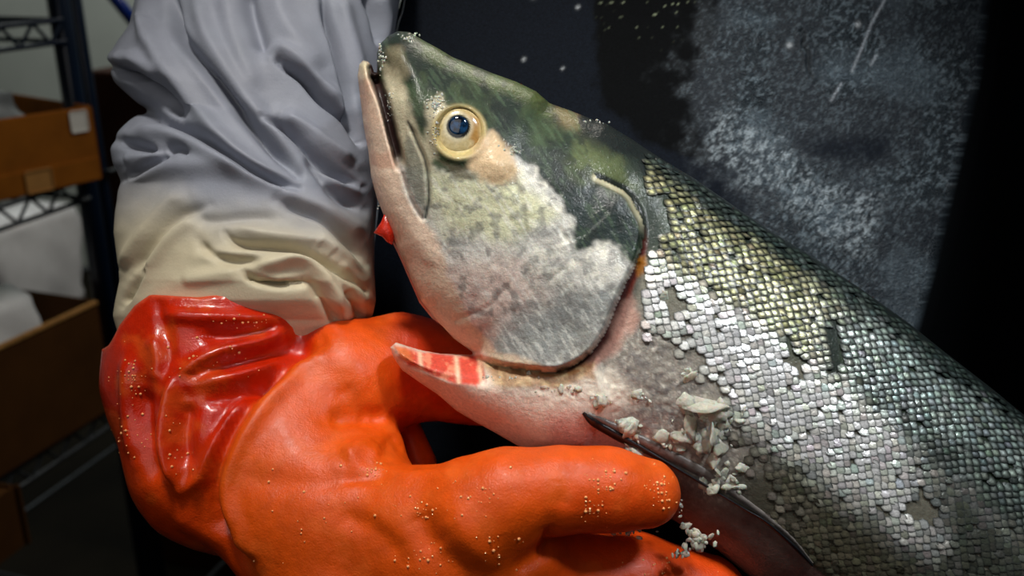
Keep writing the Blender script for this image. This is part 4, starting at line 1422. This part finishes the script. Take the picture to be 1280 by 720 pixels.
def rod(name, a, b, r, mat, parent, seg_=10):
    P = np.linspace(np.array(a, float), np.array(b, float), 2)
    T = P[1] - P[0]
    T = T / np.linalg.norm(T)
    ref = np.array([0, 0, 1.0]) if abs(T[2]) < .9 else np.array([1.0, 0, 0])
    A_ = np.cross(T, ref)
    A_ /= np.linalg.norm(A_)
    B_ = np.cross(T, A_)
    V_ = []
    for p in P:
        for k in range(seg_):
            q = 2 * math.pi * k / seg_
            V_.append(p + r * (math.cos(q) * A_ + math.sin(q) * B_))
    f_ = [(k, (k + 1) % seg_, seg_ + (k + 1) % seg_, seg_ + k) for k in range(seg_)] + [tuple(range(seg_ - 1, -1, -1)), tuple(range(seg_, 2 * seg_))]
    return mesh_obj(name, V_, f_, mat, parent)


def many_rods(name, rods, mat, parent):
    V_, f_ = [], []
    for (a, b, r) in rods:
        a = np.array(a, float)
        b = np.array(b, float)
        T = (b - a) / np.linalg.norm(b - a)
        ref = np.array([0, 0, 1.0]) if abs(T[2]) < .9 else np.array([1.0, 0, 0])
        A_ = np.cross(T, ref)
        A_ /= np.linalg.norm(A_)
        B_ = np.cross(T, A_)
        n = len(V_)
        for p in (a, b):
            for k in range(6):
                q = math.pi * k / 3
                V_.append(p + r * (math.cos(q) * A_ + math.sin(q) * B_))
        f_ += [(n + k, n + (k + 1) % 6, n + 6 + (k + 1) % 6, n + 6 + k) for k in range(6)]
    return mesh_obj(name, V_, f_, mat, parent)


RL, RD = 1.10, 0.45          # rack length towards the camera, depth
zt = hit_front(50, 28)[2]
zm = hit_front(114, 222)[2]
zb = hit_front(140, 508)[2]
ZL = hit_front(0, 628, 0.09)[2]
for (x, y) in ((-0.013, 0.013), (-RD, 0.013), (-0.013, -RL), (-RD, -RL)):
    rod('post', (x, y, 0), (x, y, 1.95), 0.0140, M_POST, rack, 16)
for z, mt in ((zt, M_POST), (zm, M_WIRE), (zb, M_WIRE), (ZL, M_POST)):
    fr = []
    for zz in (z, z - 0.026):
        fr += [((0, 0, zz), (0, -RL, zz), 0.0032), ((-RD, 0, zz), (-RD, -RL, zz), 0.0032)]
        fr += [((0, 0, zz), (-RD, 0, zz), 0.0032), ((0, -RL, zz), (-RD, -RL, zz), 0.0032)]
    shelf = many_rods('shelf', fr, mt, rack)
    zig = []
    n = 44
    for i in range(n):
        y0, y1 = -RL * i / n, -RL * (i + 1) / n
        z0, z1 = (z, z - 0.026) if i % 2 == 0 else (z - 0.026, z)
        zig.append(((0, y0, z0), (0, y1, z1), 0.0022))
    for i in range(1, 40):
        zig.append(((-RD, -RL * i / 40, z), (0, -RL * i / 40, z), 0.0018))
    wires = many_rods('wires', zig, mt, shelf)
    wires['kind'] = 'stuff'

# neighbouring rack, seen only as its post and blue brace
rack2 = thing('wire_shelving', 'dark blue shelving post with a diagonal brace behind the grey sleeve', 'shelving', RACK_ORG + E1 * 0.042, RZ)
for (x, y) in ((-0.013, 0.0), (-RD, 0.0), (-0.013, 0.9), (-RD, 0.9)):
    rod('post', (x, y, 0), (x, y, 1.95), 0.0085, M_POST, rack2, 16)
for z in (0.30, zb, zm, 1.90):
    many_rods('shelf', [((0, 0, z), (0, .9, z), .0032), ((-RD, 0, z), (-RD, .9, z), .0032), ((0, 0, z), (-RD, 0, z), .0032), ((0, .9, z), (-RD, .9, z), .0032)], M_WIRE, rack2)
O2 = RACK_ORG + E1 * 0.042


def rack2_pt(px, py, d):
    p = at(px, py, d) - O2
    return np.array([p @ EN, p @ E1, p[2]])


ba, bb = rack2_pt(128, -22, 1.62), rack2_pt(200, 68, 1.75)
rod('brace', ba, bb, 0.011, M_BRACE, rack2, 12)


def local_box(name, lo, hi, mat, parent):
    return box_mesh(name, lo, hi, mat, parent, 0.0015)


# upper tray: far front corner at the post, turned a little on its shelf
c0 = hit_front(128, 214, 0.03)
c1 = hit_front(113, 137, 0.03)
B1 = RACK_ORG + EN * c0[0] + E1 * c0[1] + np.array([0, 0, zm + 0.004])
Hh = c1[2] - zm
RZB = RZ - math.radians(17)
box1 = thing('cardboard_box', 'brown cardboard tray with a white label on the middle shelf', 'box', B1, RZ - math.radians(17))
L1, W1, T1 = 0.42, 0.30, 0.005
local_box('front_wall', (-T1, -L1, 0), (0, 0, Hh), M_CARD, box1)
local_box('back_wall', (-W1, -L1, 0), (-W1 + T1, 0, Hh), M_CARD, box1)
local_box('end_wall', (-W1, -T1, 0), (0, 0, Hh), M_CARD, box1)
local_box('end_wall', (-W1, -L1, 0), (0, -L1 + T1, Hh), M_CARD, box1)
local_box('bottom', (-W1, -L1, 0), (0, 0, 0.004), M_CARD, box1)
fl_ = local_box('lower_lip', (0.0, -L1, 0.0), (0.004, -0.004, 0.030), M_CARD, box1)
fl_['label'] = 'folded lower lip of the tray'
tp = local_box('tape', (0.0041, -0.105, 0.001), (0.0046, -0.070, 0.029), M_TAPE, box1)
lb = local_box('paper_label', (0.0, -0.034, Hh - 0.030), (0.0008, -0.010, Hh - 0.003), M_PAPER, box1)
lb['label'] = 'small white paper label'

# lower box, open, with a plastic bag in it
d0_ = hit_front(143, 505, 0.012)
d1_ = hit_front(135, 378, 0.012)
B2 = RACK_ORG + EN * d0_[0] + E1 * d0_[1] + np.array([0, 0, zb + 0.004])
H2 = d1_[2] - zb
box2 = thing('cardboard_box', 'open brown cardboard box, painted in shade, with a milky bag on the lower shelf', 'box', B2, RZ - math.radians(2))
M_CARD2 = mat_plain('shaded_brown_cardboard', (78, 48, 17), 0.8, 0, 14, 0.2, 0.15)  # darker copy of the brown cardboard, shade of the lower shelf painted in
L2, W2 = 0.40, 0.26
local_box('front_wall', (-T1, -L2, 0), (0, 0, H2), M_CARD2, box2)
local_box('front_rim', (-T1 - 0.001, -L2, H2), (0.001, 0, H2 + 0.006), M_CARD_EDGE, box2)
local_box('back_wall', (-W2, -L2, 0), (-W2 + T1, 0, H2 + 0.012), M_CARD2, box2)
local_box('end_wall', (-W2, -T1, 0), (0, 0, H2 + 0.006), M_CARD2, box2)
local_box('end_wall', (-W2, -L2, 0), (0, -L2 + T1, H2), M_CARD2, box2)
local_box('bottom', (-W2, -L2, 0), (0, 0, 0.004), M_CARD2, box2)


def sack(name, label, org, rot, size, mat, seed, folds=0.18, cat='bag', col_sub=4):
    """a lumpy plastic bag: box-like ball with creases, flat underneath"""
    bm = bmesh.new()
    bmesh.ops.create_cube(bm, size=2)
    bmesh.ops.subdivide_edges(bm, edges=bm.edges[:], cuts=9, use_grid_fill=True)
    for v in bm.verts:
        p = np.array(v.co[:])
        q = p / np.linalg.norm(p)
        p = p * 0.45 + q * 1.1 * 0.55
        a_ = math.atan2(p[1], p[0])
        k = 1 + folds * (float(vnoise(np.array(a_ * 5 + 40), np.array(p[2] * 0.8 + 9), seed)) - 0.5) + 0.10 * (float(vnoise(np.array(p[0] * 4 + 20), np.array(p[2] * 4 + p[1] * 3 + 20), seed + 3)) - 0.5)
        z = max(p[2], -0.9)
        v.co = (p[0] * k * size[0] / 2, p[1] * k * size[1] / 2, (z + 0.9) / 1.9 * size[2])
    me = bpy.data.meshes.new(name)
    bm.to_mesh(me)
    bm.free()
    me.polygons.foreach_set('use_smooth', np.ones(len(me.polygons), bool))
    me.materials.append(mat)
    o = bpy.data.objects.new(name, me)
    COL.objects.link(o)
    o.location = org
    o.rotation_euler = (0, 0, rot)
    tag(o, label, cat)
    return o


def rack_w(x, y, z):
    return RACK_ORG + EN * x + E1 * y + np.array([0, 0, z])


b2y = d0_[1]
sack('plastic_bag', 'milky plastic bag bulging out of the open lower box', rack_w(-0.10, b2y - 0.145, zb + 0.010), RZ, (0.14, 0.22, H2 + 0.040), M_BAG, 3)
sack('plastic_bag', 'grey plastic bag lying in the upper cardboard tray', B1 + np.array([math.cos(RZB) * -0.14 - math.sin(RZB) * -0.19, math.sin(RZB) * -0.14 + math.cos(RZB) * -0.19, 0.005]), RZB, (0.24, 0.30, Hh + 0.030), mat_plain('grey_plastic', (120, 126, 130), 0.35, 0, 16, 0.15), 5)
w0 = hit_front(48, 268, -0.30)
sack('wrapped_bundle', 'white plastic wrapped bundle between the upper tray and lower box', rack_w(-0.355, w0[1], zb + 0.004), RZ, (0.12, 0.22, w0[2] - zb), M_BAG, 8, 0.35, 'bundle')
# cartons stacked on the floor behind the rack
ps = at(150, 92, 1.75)
for k in range(3):
    hk = ps[2] / 3
    t_ = thing('carton', ['dark brown carton at the bottom of the stack behind the sleeve', 'dark brown carton in the middle of the stack behind the sleeve',
                          'dark brown carton topmost of the stack behind the sleeve'][k], 'box', (ps[0] + 0.16, ps[1] + 0.18, hk * k), RZ, 'dark cartons stacked behind the rack')
    box_mesh('carton_body', (-0.2, -0.2, 0.0), (0.2, 0.2, hk - 0.002), M_CARD_DARK, t_, 0.004)
    box_mesh('packing_tape', (-0.025, -0.201, 0.002), (0.025, 0.201, hk - 0.001), M_CARD_EDGE if k == 9 else M_CARD_DARK, t_)
# box on the floor-level shelf, cut by the left edge
e0 = hit_front(18, 600, 0.09)
box3 = thing('cardboard_box', 'brown cardboard box standing low at the left edge of the picture', 'box', RACK_ORG + EN * 0.03 + E1 * e0[1] + np.array([0, 0, ZL + 0.004]), RZ)
zt3 = min(hit_front(0, 535, 0.09)[2], zb - 0.028)
box_mesh('box_body', (-0.20, -0.30, 0), (0.06, 0, zt3 - ZL - 0.006), M_CARD2, box3, 0.003)
box_mesh('top_flap', (-0.20, -0.30, zt3 - ZL - 0.006), (0.061, -0.15, zt3 - ZL - 0.002), M_CARD_EDGE, box3)

# tidy the helper properties
for o in bpy.data.objects:
    for k in ('_org', '_local'):
        if k in o:
            del o[k]
bpy.context.view_layer.update()
